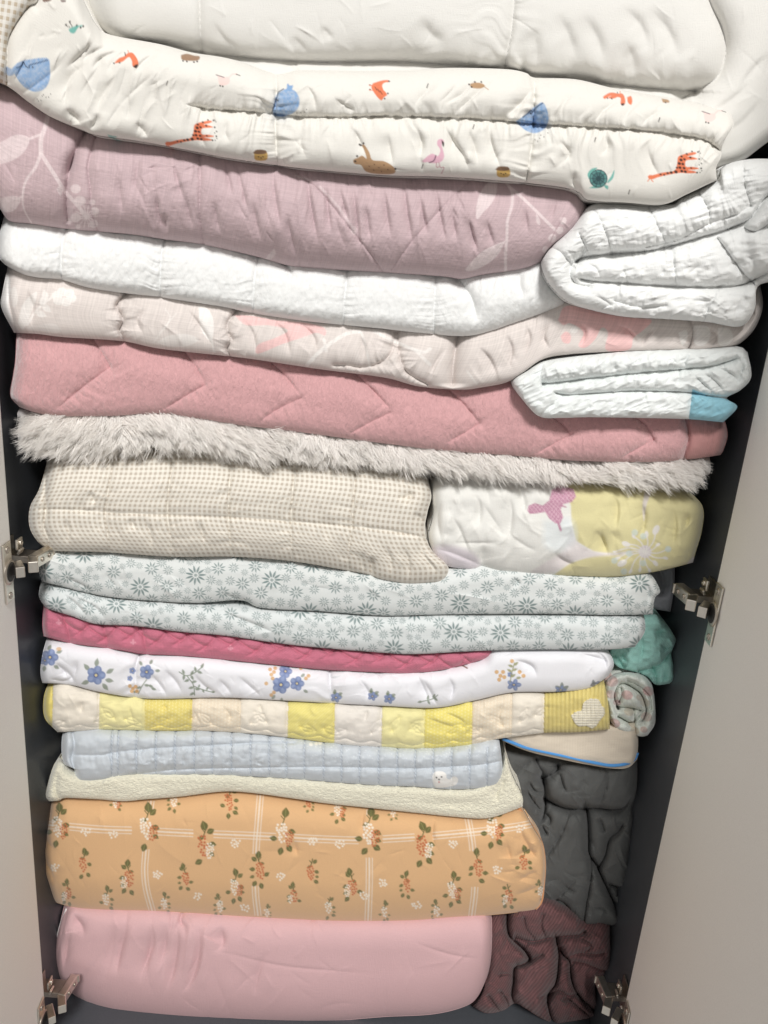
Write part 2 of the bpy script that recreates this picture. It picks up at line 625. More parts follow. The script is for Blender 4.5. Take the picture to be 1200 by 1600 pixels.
def tube_mesh(name, pts, r, sides=8, col=None, flat=1.0):
    P = np.asarray(pts, float); n = len(P)
    Tn = np.gradient(P, axis=0); Tn /= np.linalg.norm(Tn, axis=1)[:, None] + 1e-12
    up = np.array([0.0, 1.0, 0.0])
    A = np.cross(Tn, up); A /= np.linalg.norm(A, axis=1)[:, None] + 1e-12
    Bn = np.cross(Tn, A)
    rr = np.broadcast_to(np.asarray(r, float), (n,))
    th = np.linspace(0, 2 * np.pi, sides, endpoint=False)
    V = (P[:, None] + rr[:, None, None] * (np.cos(th)[None, :, None] * A[:, None] + flat * np.sin(th)[None, :, None] * Bn[:, None])).reshape(-1, 3)
    idx = np.arange(n * sides).reshape(n, sides)
    nx = np.roll(idx, -1, axis=1)
    q = np.stack([idx[:-1], nx[:-1], nx[1:], idx[1:]], -1).reshape(-1, 4)
    c = np.tile(lin(col), (len(V), 1)) if col is not None else None
    uv = np.stack([np.repeat(np.arange(n), sides) * 0.003, np.tile(th, n) * 0.002], -1)
    return build_mesh(name, V, q, [idx[0][::-1], idx[-1]], c, uv)

# ================================================================== the wardrobe
M_CARC = plain('charcoal_laminate', (80, 83, 88), rough=0.38, noise=0.06, nscale=500, spec=0.4)
M_DOOR = plain('warm_grey_laminate', (238, 236, 232), rough=0.62, noise=0.035, nscale=700, spec=0.3, bump=0.12)
M_DEDGE = plain('door_edge_band', (230, 228, 224), rough=0.6, noise=0.03, nscale=500, spec=0.3)
M_STEEL = plain('nickel_plated_steel', (226, 219, 208), rough=0.33, metal=1.0, noise=0.05, nscale=160)
M_STEELD = plain('dull_nickel', (186, 178, 168), rough=0.4, metal=1.0, noise=0.08, nscale=160)
M_DARK = plain('hinge_recess_shade', (30, 28, 27), rough=0.6)  # near-black colour standing for shade in the hinge recesses

XL = at(17, 800, 0.0)[0]           # inner faces of the side panels
XR = at(1123, 880, 0.0)[0]
XLW = XL - 0.026; XRW = XR + 0.016
ZF = at(450, 1588, 0.11)[2]        # top of the wardrobe floor
ZT = 1.75
YB = 0.56


def solid(name, lo, hi, mat, parent=None, bevel=0.001):
    lo = np.asarray(lo, float); hi = np.asarray(hi, float)
    me = box_mesh(name, hi - lo, bevel)
    o = link_mesh(name, me, mat, parent)
    o.location = ((lo + hi) / 2).tolist()
    return o


ward = empty('wardrobe', ((XL + XR) / 2, 0.28, ZF - 0.1))
tag(ward, 'charcoal wardrobe carcass holding the tall pile of bedding', 'wardrobe')
TH = 0.018
solid('side_panel', (XLW - TH, 0.0, ZF - 0.1), (XLW, YB, ZT), M_CARC, ward)
solid('side_panel', (XRW, 0.0, ZF - 0.1), (XRW + TH, YB, ZT), M_CARC, ward)
solid('floor_panel', (XLW + 0.0005, 0.004, ZF - TH), (XRW - 0.0005, YB - 0.002, ZF), M_CARC, ward)
solid('plinth', (XLW + 0.0005, 0.03, ZF - 0.1), (XRW - 0.0005, 0.045, ZF - TH - 0.001), M_CARC, ward)
solid('back_panel', (XLW + 0.0005, YB - 0.006, ZF + 0.0005), (XRW - 0.0005, YB - 0.001, ZT), M_CARC, ward)
solid('top_panel', (XLW + 0.0005, 0.004, ZT - TH), (XRW - 0.0005, YB - 0.007, ZT - 0.001), M_CARC, ward)


def bm_obj(name, parts, mat, parent, mat_world):
    """parts: list of (size, centre, rot_z, rot_y, bevel) boxes merged to one bent piece of metal."""
    import bmesh
    bm = bmesh.new()
    for size, cen, rz, ry, bv in parts:
        r = bmesh.ops.create_cube(bm, size=1)
        vs = r['verts']
        for v in vs:
            v.co = Vector((v.co.x * size[0], v.co.y * size[1], v.co.z * size[2]))
        es = list({e for v in vs for e in v.link_edges})
        if bv:
            rb = bmesh.ops.bevel(bm, geom=es, offset=bv, segments=2, affect='EDGES', profile=0.5)
            vs = list({v for f in rb['faces'] for v in f.verts} | {v for v in vs if v.is_valid})
        X = Matrix.Translation(cen) @ Matrix.Rotation(rz, 4, 'Z') @ Matrix.Rotation(ry, 4, 'Y')
        bmesh.ops.transform(bm, matrix=mat_world @ X, verts=vs)
    me = bpy.data.meshes.new(name)
    bm.to_mesh(me); bm.free()
    return link_mesh(name, me, mat, parent)


def disc_obj(name, r, h, cen, axis_m, mat, parent, W, slot=False, seg=24, hollow=0.0):
    import bmesh
    bm = bmesh.new()
    prof = [(0.0, h * 0.75), (r * 0.35, h * 0.75), (r * 0.42, h), (r * 0.8, h), (r, h * 0.55), (r, 0)] if not hollow else \
        [(0.0, -hollow), (r * 0.86, -hollow), (r * 0.9, -0.0002), (r * 0.92, h), (r, h * 0.8), (r, 0)]
    rings = []
    for pr, pz in prof:
        ring = []
        if pr == 0:
            ring = [bm.verts.new((0, 0, pz))]
        else:
            for k in range(seg):
                a = 2 * math.pi * k / seg
                ring.append(bm.verts.new((pr * math.cos(a), pr * math.sin(a), pz)))
        rings.append(ring)
    for a, b in zip(rings[:-1], rings[1:]):
        for k in range(seg):
            if len(a) == 1:
                bm.faces.new((a[0], b[k], b[(k + 1) % seg]))
            else:
                bm.faces.new((a[k], b[k], b[(k + 1) % seg], a[(k + 1) % seg]))
    bm.faces.new(rings[-1][::-1])
    bmesh.ops.transform(bm, matrix=W @ Matrix.Translation(cen) @ axis_m, verts=bm.verts[:])
    me = bpy.data.meshes.new(name)
    bm.to_mesh(me); bm.free()
    for p in me.polygons: p.use_smooth = True
    return link_mesh(name, me, mat, parent)


def cross_obj(name, r, cen, axis_m, parent, W):
    return bm_obj(name, [((r * 1.1, r * 0.28, 0.0006), (0, 0, 0), 0, 0, 0), ((r * 0.28, r * 1.1, 0.0007), (0, 0, 0.0001), 0, 0, 0)],
                  M_DARK, parent, W @ Matrix.Translation(cen) @ axis_m)


def hinge(door, side, z, edge_x, s=0.98):
    off = (0.026 if side < 0 else 0.016) / s
    """A concealed cup hinge. Local frame: x points out of the cupboard's middle (towards its wall), y towards the back."""
    W = Matrix.Translation((edge_x, 0, z)) @ Matrix.Diagonal((side, 1, 1, 1)) @ Matrix.Scale(s, 4)
    th = math.radians(4)      # the door stands a little beyond square
    # arm: a bent channel from the mounting plate on the wall out to the cup on the door
    arm = door
    bm_obj('hinge_arm', [
        ((0.013, 0.040, 0.017), (-0.0165, 0.040, 0.000), math.radians(8), 0, 0.0015),
        ((0.0125, 0.024, 0.0155), (-0.018, 0.013, 0.000), math.radians(-24), 0, 0.0012),
        ((0.011, 0.026, 0.0145), (-0.0085, -0.007, 0.000), math.radians(-34), 0, 0.0010),
    ], M_STEEL, door, W)
    bm_obj('mounting_plate', [
        ((0.003, 0.032, 0.052), (-0.0018 + off, 0.033, 0.0), 0, 0, 0.001),
        ((0.010 + off, 0.026, 0.010), (-0.006 + off / 2, 0.038, 0.0), 0, 0, 0.001),
    ], M_STEELD, arm, W)
    bm_obj('mounting_tab', [
        ((0.0035, 0.016, 0.015), (-0.0055 + off * .5, 0.030, 0.0205), 0, 0, 0.0012),
        ((0.0035, 0.012, 0.007), (-0.010 + off * .5, 0.024, 0.0125), 0, math.radians(-25), 0.0010),
    ], M_STEEL, arm, W)
    bm_obj('end_clip', [((0.0055, 0.004, 0.0135), (-0.0245, 0.0595, 0.0), math.radians(8), 0, 0.0008)], M_STEEL, arm, W)
    ax = Matrix.Rotation(math.radians(-90), 4, 'Y')
    for zz in (0.0215, -0.0215):
        sc = disc_obj('screw', 0.0040, 0.0022, (-0.0072 + off * .5 if zz > 0 else -0.0032 + off, 0.031, zz), ax, M_STEEL, arm, W)
    # arm adjusting screws
    a2 = Matrix.Rotation(math.radians(-90 + 0), 4, 'Y')
    for yy in (0.032, 0.048):
        disc_obj('screw', 0.0034, 0.0016, (-0.0228 - (yy - 0.04) * 0.14, yy, 0.0), a2, M_STEELD, arm, W)
    # cup plate on the door: door inner face passes x = 0.001 at y = 0, turned by th
    D = W @ Matrix.Rotation(-th, 4, 'Z')
    bm_obj('cup_plate', [((0.0022, 0.023, 0.080), (-0.0003, -0.0215, 0.0), 0, 0, 0.0008)], M_STEEL, arm, D)
    disc_obj('cup', 0.0165, 0.0016, (-0.0012, -0.0195, 0.0), ax, M_STEELD, arm, D, hollow=0.0)
    disc_obj('cup_shade_disc', 0.0128, 0.0007, (-0.0026, -0.0180, 0.0), ax, M_DARK, arm, D)  # shade of the hollow cup painted as a dark raised disc
    for zz in (0.031, -0.031):
        sc = disc_obj('screw', 0.0046, 0.0016, (-0.0012, -0.0215, zz), ax, M_STEELD, arm, D)
    return arm


def door(side, edge_x, label, hinge_z):
    th = math.radians(4)
    R = Matrix.Translation((edge_x, -0.003, 0)) @ Matrix.Diagonal((side, 1, 1, 1)) @ Matrix.Rotation(-th, 4, 'Z')
    w = 0.46; z0, z1 = ZF - 0.09, ZT
    d = bm_obj('door', [((0.018, w, z1 - z0), (0.0105, -w / 2 - 0.0012, (z0 + z1) / 2), 0, 0, 0.0008)], M_DOOR, ward, R)
    tag(d, label)
    bm_obj('edge_band', [((0.0174, 0.0012, z1 - z0 - 0.002), (0.0105, -0.0004, (z0 + z1) / 2), 0, 0, 0.0003)], M_DEDGE, d, R)
    for z in hinge_z:
        hinge(d, side, z, edge_x)
    return d


zl1 = at(20, 885, 0.0)[2]; zr1 = at(1115, 950, 0.0)[2]
zl2 = at(76, 1578, 0.0)[2]; zr2 = at(970, 1584, 0.0)[2]
door(-1, XL, 'open pale grey wardrobe door at the left edge of the picture', (zl1, zl2))
door(1, XR, 'open warm grey wardrobe door filling the right side of the picture', (zr1, zr2))

# ================================================================== the bedding, top of the pile first
G = 'bedding folded into the wardrobe'

# ---- cream comforter on top
p = Patch(T=[(118, -70), (400, -70), (800, -72), (1120, -75), (1300, -75)],
          B=[(150, 62), (220, 90), (300, 118), (430, 142), (600, 140), (800, 142), (920, 160), (1030, 200), (1075, 262), (1140, 262), (1200, 222), (1300, 150)],
          L=[(124, -20), (136, 25)], y0=0.015, base=(221, 219, 214), ext=0, Rt=0.02, wt=20, Rb=0.03, wb=26, Rl=0.05, wl=60, bulge=0.01)
low = [(150, 52), (200, 66), (258, 70), (315, 82), (400, 92), (500, 97), (620, 97), (700, 101), (790, 112), (880, 122), (1000, 137), (1085, 142)]
p.crease(low, 26, (9, 12), wide=40, wdepth=6)
p.crease([(1096, -30), (1112, 10), (1128, 45), (1134, 80), (1122, 118), (1088, 142), (1050, 162)], 16, (10, 9), wide=28, wdepth=8, taper=(0, 20))
p.crease([(311, -60), (312, 0), (313, 45), (316, 82)], 6, (5, 5), wide=24, wdepth=4)
p.crease([(806, -60), (804, 0), (800, 50), (792, 85), (788, 112)], 6, (4, 8), wide=26, wdepth=4)
p.gather([(806, -60), (804, 0), (800, 50), (788, 112)], 1.6, (22, 50), 16, seed=3)
p.gather([(790, 112), (880, 122), (1000, 137), (1085, 142)], 4.5, (42, 12), 26, seed=4)
p.gather([(400, 92), (620, 97), (790, 112)], 2.5, (30, 8), 26, seed=6)
for q in ([(655, 25), (672, 52), (700, 72)], [(906, 20), (925, 45), (938, 75), (940, 110)], [(870, 18), (890, 60), (900, 100)],
          [(968, 8), (1000, 40), (1015, 90)], [(1010, 10), (1045, 50), (1060, 100)], [(832, 40), (838, 80), (830, 112)],
          [(975, 60), (990, 100), (985, 132)]):
    p.crease(q, 3.6, (9, 17), taper=(22, 18), power=1.7)
for q in ([(455, 55), (475, 75), (482, 88)], [(500, 40), (515, 55), (520, 66)], [(330, 30), (350, 60), (380, 82)],
          [(1150, 150), (1175, 110), (1210, 80)], [(1130, 210), (1160, 190), (1195, 150)], [(1105, 180), (1150, 150), (1180, 120)]):
    p.crease(q, 1.8, (4, 12), taper=(14, 14), power=1.6)
p.crease([(460, 135), (463, 112), (462, 100)], 3, (4, 4)); p.crease([(932, 160), (932, 140), (930, 128)], 4, (4, 4))
p.noise(3.0, 160, 90, o=1, seed=1)
p.wrinkles(60, (130, 0, 1200, 230), 70, 40, 50, 1.6, 0.8, seed=2)
o = p.make('comforter', fabric('cream_brushed_cotton', 'plain', sheen=0.5, bump=0.30, var=0.03))
tag(o, 'thick plain cream comforter on top of the pile, cut off by the upper edge', 'comforter', G)

# ---- animal print quilt
p = Patch(T=[(-80, -60), (60, -60), (112, -30), (134, 14), (150, 44), (172, 60), (250, 75), (300, 88), (360, 98), (430, 120), (470, 116), (560, 117), (640, 116), (700, 112),
             (790, 114), (822, 120), (836, 127), (900, 130), (960, 144), (1040, 158), (1090, 167), (1142, 182)],
          B=[(-90, 92), (-40, 112), (10, 134), (45, 160), (76, 181), (105, 194), (131, 204), (150, 211), (225, 222), (300, 236), (350, 246), (430, 258), (500, 266), (600, 274), (680, 276), (750, 280), (824, 286),
             (880, 293), (905, 301), (921, 313), (980, 317), (1035, 320), (1075, 303), (1121, 281)],
          R=[(1146, 195), (1137, 212), (1128, 228), (1126, 246), (1119, 262)], y0=-0.035, base=(223, 220, 213), res=1.3, ext=6, Rt=0.05, wt=52, wb=34, Rb=0.018, wr=12, Rr=0.012)
seam = [(290, 163), (330, 171), (380, 174), (430, 178), (480, 183), (540, 183), (600, 182), (660, 183), (720, 185), (780, 189), (836, 194), (890, 197), (940, 200), (1000, 204), (1060, 211), (1100, 219), (1129, 238)]
p.crease(seam, 9, (2.6, 5), wide=20, wdepth=6, taper=(26, 0), jit=0.35)
p.gather(seam, 4.2, (13, 30), 12, seed=11, near=2.5)
p.gather(seam, 2.6, (9, 12), 5, seed=13, near=1.5)
v1 = [(431, 117), (432, 140), (430, 178), (431, 215), (434, 260)]
v2 = [(836, 124), (835, 160), (833, 194), (831, 225), (827, 255), (822, 288)]
for v, k in ((v1, 15), (v2, 17)):
    p.crease(v, 7, (3, 3), wide=20, wdepth=7, jit=0.3)
    p.gather(v, 4.0, (16, 20), 9, seed=k)
# long folds seen in the cloth
for q, dp, w in (([(140, 95), (112, 118), (102, 150), (104, 172)], 5, (6, 14)), ([(182, 118), (160, 150), (150, 178)], 3, (3, 10)),
                 ([(150, 62), (120, 92), (100, 110)], 4, (10, 4)), ([(190, 78), (160, 90), (140, 112)], 4, (9, 4)),
                 ([(175, 68), (140, 85), (118, 104)], 3, (7, 4)),
                 ([(205, 74), (180, 92), (165, 118)], 3, (10, 4)), ([(248, 80), (225, 95), (205, 118)], 3.4, (9, 3)), ([(100, 168), (120, 185), (128, 200)], 5, (6, 8)),
                 ([(138, 205), (150, 190), (152, 175)], 4, (6, 5)), ([(210, 190), (225, 205), (232, 220)], 4, (8, 6)),
                 ([(476, 130), (490, 150), (494, 175)], 3.5, (3, 9)), ([(520, 152), (540, 165), (560, 176)], 3, (3, 8)),
                 ([(742, 120), (725, 145), (690, 165)], 4, (3, 10)), ([(770, 125), (730, 160), (705, 184)], 4.5, (3, 10)),
                 ([(835, 135), (815, 160), (790, 182)], 4.5, (3, 9)), ([(826, 155), (806, 175), (795, 188)], 3.5, (3, 6)), ([(690, 128), (660, 150), (645, 172)], 3.5, (3, 9)),
                 ([(978, 152), (950, 168), (925, 194)], 4.5, (2.5, 10)), ([(1010, 150), (985, 172), (970, 196)], 3.4, (3, 10)),
                 ([(1040, 168), (1012, 186), (1000, 200)], 3.2, (3, 8)), ([(905, 135), (880, 165), (880, 190)], 3, (4, 9)),
                 ([(690, 190), (705, 215), (725, 245), (735, 272)], 4.5, (4, 9)), ([(730, 200), (740, 225), (748, 262)], 4.0, (9, 4)),
                 ([(762, 195), (770, 230), (785, 268)], 4.0, (4, 9)), ([(650, 200), (660, 225), (655, 250)], 4, (4, 9)), ([(605, 205), (610, 235), (615, 262)], 3.4, (4, 10)),
                 ([(545, 195), (560, 215), (572, 245)], 3.4, (4, 8)), ([(870, 215), (890, 240), (870, 262)], 3.2, (4, 11)), ([(945, 210), (950, 230), (935, 245)], 3, (4, 8)),
                 ([(1010, 215), (1015, 245), (1035, 285)], 2.6, (5, 11)), ([(905, 300), (895, 285), (900, 265)], 4, (5, 7)), ([(360, 185), (352, 205), (360, 225)], 3, (4, 10)),
                 ([(320, 182), (312, 205), (325, 238)], 2.6, (4, 10)), ([(480, 200), (470, 222), (480, 250)], 2.6, (4, 10))):
    p.crease(q, dp, w, taper=(10, 12))
p.wrinkles(26, (440, 120, 1120, 180), 125, 18, 34, 2.4, 1.8, seed=21)
p.wrinkles(30, (300, 190, 1100, 270), 80, 18, 34, 2.8, 1.9, seed=22)
p.wrinkles(14, (20, 40, 290, 200), 120, 25, 50, 4, 1.6, seed=23)
p.noise(2.6, 90, 60, o=1, seed=2)
p.wrinkles(150, (10, 0, 1130, 310), 100, 40, 22, 1.1, 0.9, seed=24)
p.wrinkles(40, (20, 60, 300, 220), 115, 20, 70, 2.2, 2.0, seed=25)
# gingham trim
trim = [(-120, -90), (74, -90), (62, -10), (48, 8), (32, 27), (15, 57), (11, 84), (11, 126), (12, 140), (-130, 130)]
p.crease([(74, -60), (60, 0), (46, 10), (32, 27), (15, 57), (11, 84), (11, 128)], 7, (4, 4), wide=10, wdepth=3)
ORG = (220, 118, 78); DK = (58, 50, 48); BLU = (126, 162, 204); TAN = (176, 140, 104); TEA = (112, 178, 168); PNK = (222, 178, 182)


def whale(pts, mouth, eye, legs):
    p.poly(pts, BLU, grain=0.30)
    p.stroke(mouth, 1.6, (50, 70, 100))
    p.dots([eye], 1.3, (40, 45, 60))
    p.dots(legs, 0.9, DK, 0.8)


whale([(18, 108), (28, 98), (45, 93), (74, 91), (78, 105), (78, 122), (72, 136), (60, 143), (46, 141), (32, 130)],
      [(26, 106), (34, 103), (36, 96), (40, 103), (46, 106), (46, 102), (60, 98), (74, 94)], (51, 105),
      [(58, 155), (60, 158), (64, 157), (66, 150), (68, 148), (72, 152), (76, 152), (79, 147)])
p.poly([(10, 104), (18, 108), (22, 116), (12, 118)], BLU, 0.8)
whale([(450, 137), (462, 143), (468, 156), (465, 170), (455, 178), (440, 182), (428, 179), (427, 168), (430, 155), (434, 146)],
      [(443, 139), (435, 144), (434, 147), (431, 158), (428, 166), (425, 176)], (434, 157), [(464, 177), (470, 176), (476, 175), (479, 171), (464, 187), (467, 184)])
p.poly([(448, 141), (449, 130), (453, 134), (458, 133), (455, 141)], BLU)
whale([(806, 190), (822, 178), (838, 165), (848, 160), (855, 172), (857, 188), (850, 202), (836, 208), (822, 204), (812, 196)],
      [(817, 183), (826, 176), (829, 172), (832, 175), (830, 178), (838, 168), (848, 161)], (829, 177), [(836, 218), (840, 221), (843, 216), (850, 214), (856, 208), (845, 211)])
# giraffes lying on their side: neck to the left, legs to the right


def giraffe(x, y, s, a):
    f = lambda pts: rot(pts, math.radians(a), s, (x, y))
    p.poly(f([(0, 4), (4, 1), (8, 2), (25, -2), (45, -5), (50, -15), (52, -28), (60, -32), (72, -35), (80, -36), (84, -34), (78, -31), (68, -29), (76, -28), (86, -24), (76, -23), (66, -22), (64, -16), (66, -11),
               (76, -11), (88, -8), (76, -6), (68, -6), (78, -4), (84, -1), (70, 0), (55, -1), (40, 1), (20, 5), (8, 9), (2, 8)]), ORG)
    p.stroke(f([(3, 8), (0, 12)]), 1.4, ORG); p.stroke(f([(6, 10), (9, 13)]), 1.4, ORG)
    for dx, dy, r in ((48, -3, 3), (55, -10, 2.6), (58, -4, 2.6), (62, -9, 2.4), (54, -17, 2.8), (60, -16, 2.4), (57, -23, 2.8), (63, -24, 2.2), (58, -29, 2), (64, -3, 2.6), (40, -2, 2.6), (34, -1, 2.0), (28, 2, 1.6), (22, 1, 1.6), (67, -33, 1.8), (73, -27, 2), (74, -9, 1.6), (50, -10, 2.0)):
        q = f([(dx, dy)])[0]
        p.ell(q[0], q[1], r * s * 1.05, r * s * 0.8, (70, 48, 42), 30 + a)
    for dx, dy in ((86, -36), (88, -24), (91, -8), (84, -1), (76, -37)):
        q = f([(dx, dy)])[0]; p.dots([q], 1.3, DK)
    for dx, dy in ((88, -37), (90, -34), (91, -17), (88, -14), (92, -16), (92, -4), (89, -1)):
        q = f([(dx, dy)])[0]; p.dots([q], 1.0, (80, 80, 78), 0.8)


giraffe(258, 220, 0.88, 0); giraffe(1012, 272, 0.92, -1)


def fox(x, y, s, a, fl=1):
    f = lambda pts: rot([(u, v * fl) for u, v in pts], math.radians(a), s, (x, y))
    p.poly(f([(-20, 7), (-12, -1), (-4, -4), (0, -8), (8, -10), (14, -4), (18, 4), (18, 10), (14, 14), (9, 11), (8, 3), (4, -3), (0, -1), (-6, 4), (-12, 6)]), ORG)
    p.stroke(f([(-2, -5), (-3, -10)]), 1.3, DK); p.stroke(f([(3, -9), (2, -13)]), 1.2, ORG)
    p.poly(f([(10, 12), (14, 9), (18, 9), (15, 15)]), DK); p.dots(f([(-20, 7), (-11, 6)]), 1.2, DK)


fox(198, 92, 1.0, 0)
p.poly([(583, 130), (596, 126), (606, 125), (608, 128), (598, 131), (600, 140), (605, 148), (600, 152), (596, 157), (590, 152), (584, 144), (580, 136)], ORG)
p.poly([(597, 134), (604, 128), (604, 140), (600, 142)], (232, 226, 214)); p.dots([(608, 127), (606, 146), (601, 154), (578, 133), (578, 140)], 1.3, DK)
for k in range(3): p.stroke([(586 + 4 * k, 136 + 3 * k), (589 + 4 * k, 141 + 3 * k)], 1.0, (90, 50, 40))
for k in (0, 1): p.stroke([(577, 133 + 8 * k), (584, 134 + 7 * k)], 1.2, ORG)
fox(965, 152, 0.75, 15); p.poly([(980, 152), (986, 150), (988, 158), (986, 164), (981, 160)], ORG); p.stroke([(945, 152), (955, 147), (970, 150)], 5, ORG)
# tan animals
p.poly([(283, 86), (292, 84), (304, 87), (312, 88), (310, 94), (296, 95), (284, 93)], (150, 116, 88)); p.dots([(286, 95), (292, 96), (303, 97), (308, 96)], 1.4, DK)
p.poly([(560, 246), (566, 243), (573, 248), (568, 232), (565, 228), (569, 226), (577, 238), (582, 250), (600, 252), (614, 260), (618, 268), (612, 272), (590, 272), (572, 268), (564, 258), (554, 256), (552, 250)], TAN)
p.dots([(555, 252), (558, 244), (564, 227), (568, 224), (562, 226), (618, 264)], 1.6, DK)
p.dots([(585, 257), (592, 262), (600, 258), (606, 265), (596, 268), (584, 266), (577, 260)], 0.9, (90, 62, 48))
p.poly([(735, 131), (742, 129), (752, 130), (758, 134), (752, 138), (742, 138), (735, 136)], TAN); p.stroke([(756, 135), (763, 140)], 1.2, TAN)
p.dots([(733, 132), (737, 136), (742, 128), (752, 128)], 1.4, DK)
p.poly([(1034, 154), (1044, 156), (1046, 160), (1036, 160)], TAN); p.dots([(1040, 160)], 1.2, DK)
for bx, by in ((407, 243), (786, 269)):
    p.poly([(bx - 10, by - 4), (bx - 6, by - 8), (bx + 6, by - 7), (bx + 11, by - 3), (bx + 9, by + 7), (bx - 8, by + 7)], (198, 160, 88))
    p.poly([(bx - 12, by - 4), (bx - 6, by - 9), (bx + 8, by - 8), (bx + 9, by - 3), (bx - 4, by - 2)], (120, 92, 70))
    p.dots([(bx - 3, by + 2), (bx + 4, by + 2), (bx + 1, by + 4)], 1.0, DK)
p.poly([(66, -4), (78, -2), (80, 1), (68, 3)], (130, 105, 95)); p.poly([(94, 0), (103, 0), (102, 3), (96, 3)], (110, 90, 85))
# pink birds and a flamingo
for bx, by, sc_ in ((348, 126, 1.0), (1107, 183, 1.0)):
    p.poly([(bx - 8, by - 8), (bx, by - 5), (bx + 9, by - 6), (bx + 11, by + 2), (bx + 4, by + 7), (bx - 5, by + 6)], (232, 204, 198))
    p.stroke([(bx + 9, by - 4), (bx + 15, by - 10), (bx + 22, by - 10)], 2.2, (232, 204, 198)); p.stroke([(bx + 21, by - 10), (bx + 27, by - 8)], 1.2, DK)
    p.stroke([(bx - 10, by - 9), (bx + 2, by - 5)], 1.4, (120, 96, 100)); p.dots([(bx - 4, by + 8), (bx, by + 9)], 1.3, DK)
p.poly([(662, 250), (668, 244), (676, 240), (684, 244), (688, 236), (686, 230), (683, 226), (684, 219), (690, 217), (694, 221), (690, 226), (692, 234), (694, 244), (690, 252), (680, 255), (670, 254)], (214, 168, 184))
p.poly([(690, 219), (694, 223), (693, 230), (691, 226)], DK); p.stroke([(671, 254), (678, 251), (681, 243)], 1.6, (90, 60, 80))
p.stroke([(686, 254), (688, 262), (694, 261), (690, 271)], 1.3, (190, 140, 150)); p.stroke([(682, 254), (682, 262), (686, 260)], 1.3, (190, 140, 150)); p.poly([(659, 252), (664, 248), (668, 252), (664, 254)], (214, 168, 184))
# turtles
p.poly([(107, 46), (114, 42), (124, 40), (120, 46), (116, 52), (110, 51)], TEA); p.stroke([(109, 43), (104, 40)], 1.2, DK); p.stroke([(113, 42), (109, 35)], 1.2, DK); p.dots([(103, 39), (109, 34), (126, 43), (130, 41), (120, 40)], 1.6, DK)
p.stroke([(118, 42), (128, 40)], 2, TEA)
for q in ([(920, 294), (930, 290), (944, 290), (935, 294)], [(948, 285), (955, 275), (960, 265), (958, 278), (950, 286)], [(920, 280), (918, 272), (924, 264), (934, 262), (928, 268)], [(944, 289), (950, 290), (950, 296), (945, 293)]):
    p.poly(q, TEA)
p.ell(935, 279, 14, 14, (90, 142, 138)); p.ell(935, 279, 9, 9, (70, 112, 112)); p.ell(935, 279, 4, 4, (48, 74, 78))
for k in range(10):
    a = k * math.pi / 5
    p.stroke([(935 + 4 * math.cos(a), 279 + 4 * math.sin(a)), (935 + 13.5 * math.cos(a), 279 + 13.5 * math.sin(a))], 1.1, (50, 70, 76))
for rr in (9, 13.6):
    p.stroke([(935 + rr * math.cos(a), 279 + rr * math.sin(a)) for a in np.linspace(0, 2 * math.pi, 20)], 1.0, (50, 70, 76))
p.poly([(168, 210), (176, 212), (184, 214), (172, 216)], TEA, 0.8)
for x, y in ((261, 130), (668, 134), (740, 198), (930, 218), (1030, 187), (983, 300), (660, 260), (940, 120)):
    p.stroke([(x + 1, y - 3), (x - 1, y + 3)], 1.5, (70, 66, 64))
M_ANI = fabric('animal_print_cotton', 'plain', bump=0.25, var=0.04)
M_TRIM = fabric('trim_gingham', 'gingham', bump=0.25, var=0.04, tint=(176, 158, 132), scale=0.84)
o = p.make('quilt', M_ANI, parts=[('gingham_trim', p.mask(trim), M_TRIM)])
tag(o, 'cream quilt printed with whales, giraffes and other small animals', 'quilt', G)

# ---- mauve floral duvet
p = Patch(T=[(-60, 128), (0, 145), (45, 162), (110, 196), (150, 212), (225, 224), (300, 238), (430, 260), (600, 276), (750, 282), (830, 288), (890, 297), (912, 316)],
          B=[(-50, 300), (-5, 322), (14, 345), (50, 350), (105, 358), (200, 366), (262, 375), (320, 383), (400, 401), (450, 415), (500, 420), (600, 426), (690, 432), (722, 436), (752, 430), (795, 424), (825, 418), (848, 409)],
          R=[(917, 334), (894, 362), (866, 385)], y0=-0.012, base=(192, 168, 172), ext=16, Rb=0.03, wb=60, Rt=0.05, wl=30, wr=26, Rr=0.03, bulge=0.012)
p.noise(2.5, 120, 70, o=1, seed=3)
c1 = [(133, 205), (118, 235), (108, 270), (104, 300), (105, 345)]
c2 = [(150, 212), (142, 240), (138, 265), (142, 300), (143, 330), (152, 358)]
p.crease(c1, 10, (9, 5), wide=16, wdepth=4); p.crease([(118, 235), (110, 262), (98, 282)], 5, (3, 8), taper=(10, 10))
p.crease(c2, 4.5, (3, 3), wide=12, wdepth=3)
p.crease([(312, 238), (313, 280), (312, 330), (318, 382)], 4, (3, 4), wide=10, wdepth=2)
p.crease([(455, 262), (500, 300), (545, 355), (585, 405), (598, 424)], 2.4, (2, 2), wide=9, wdepth=1.2)
p.crease([(738, 280), (700, 316), (650, 370), (612, 420)], 2.0, (2, 2), wide=9, wdepth=1.2)
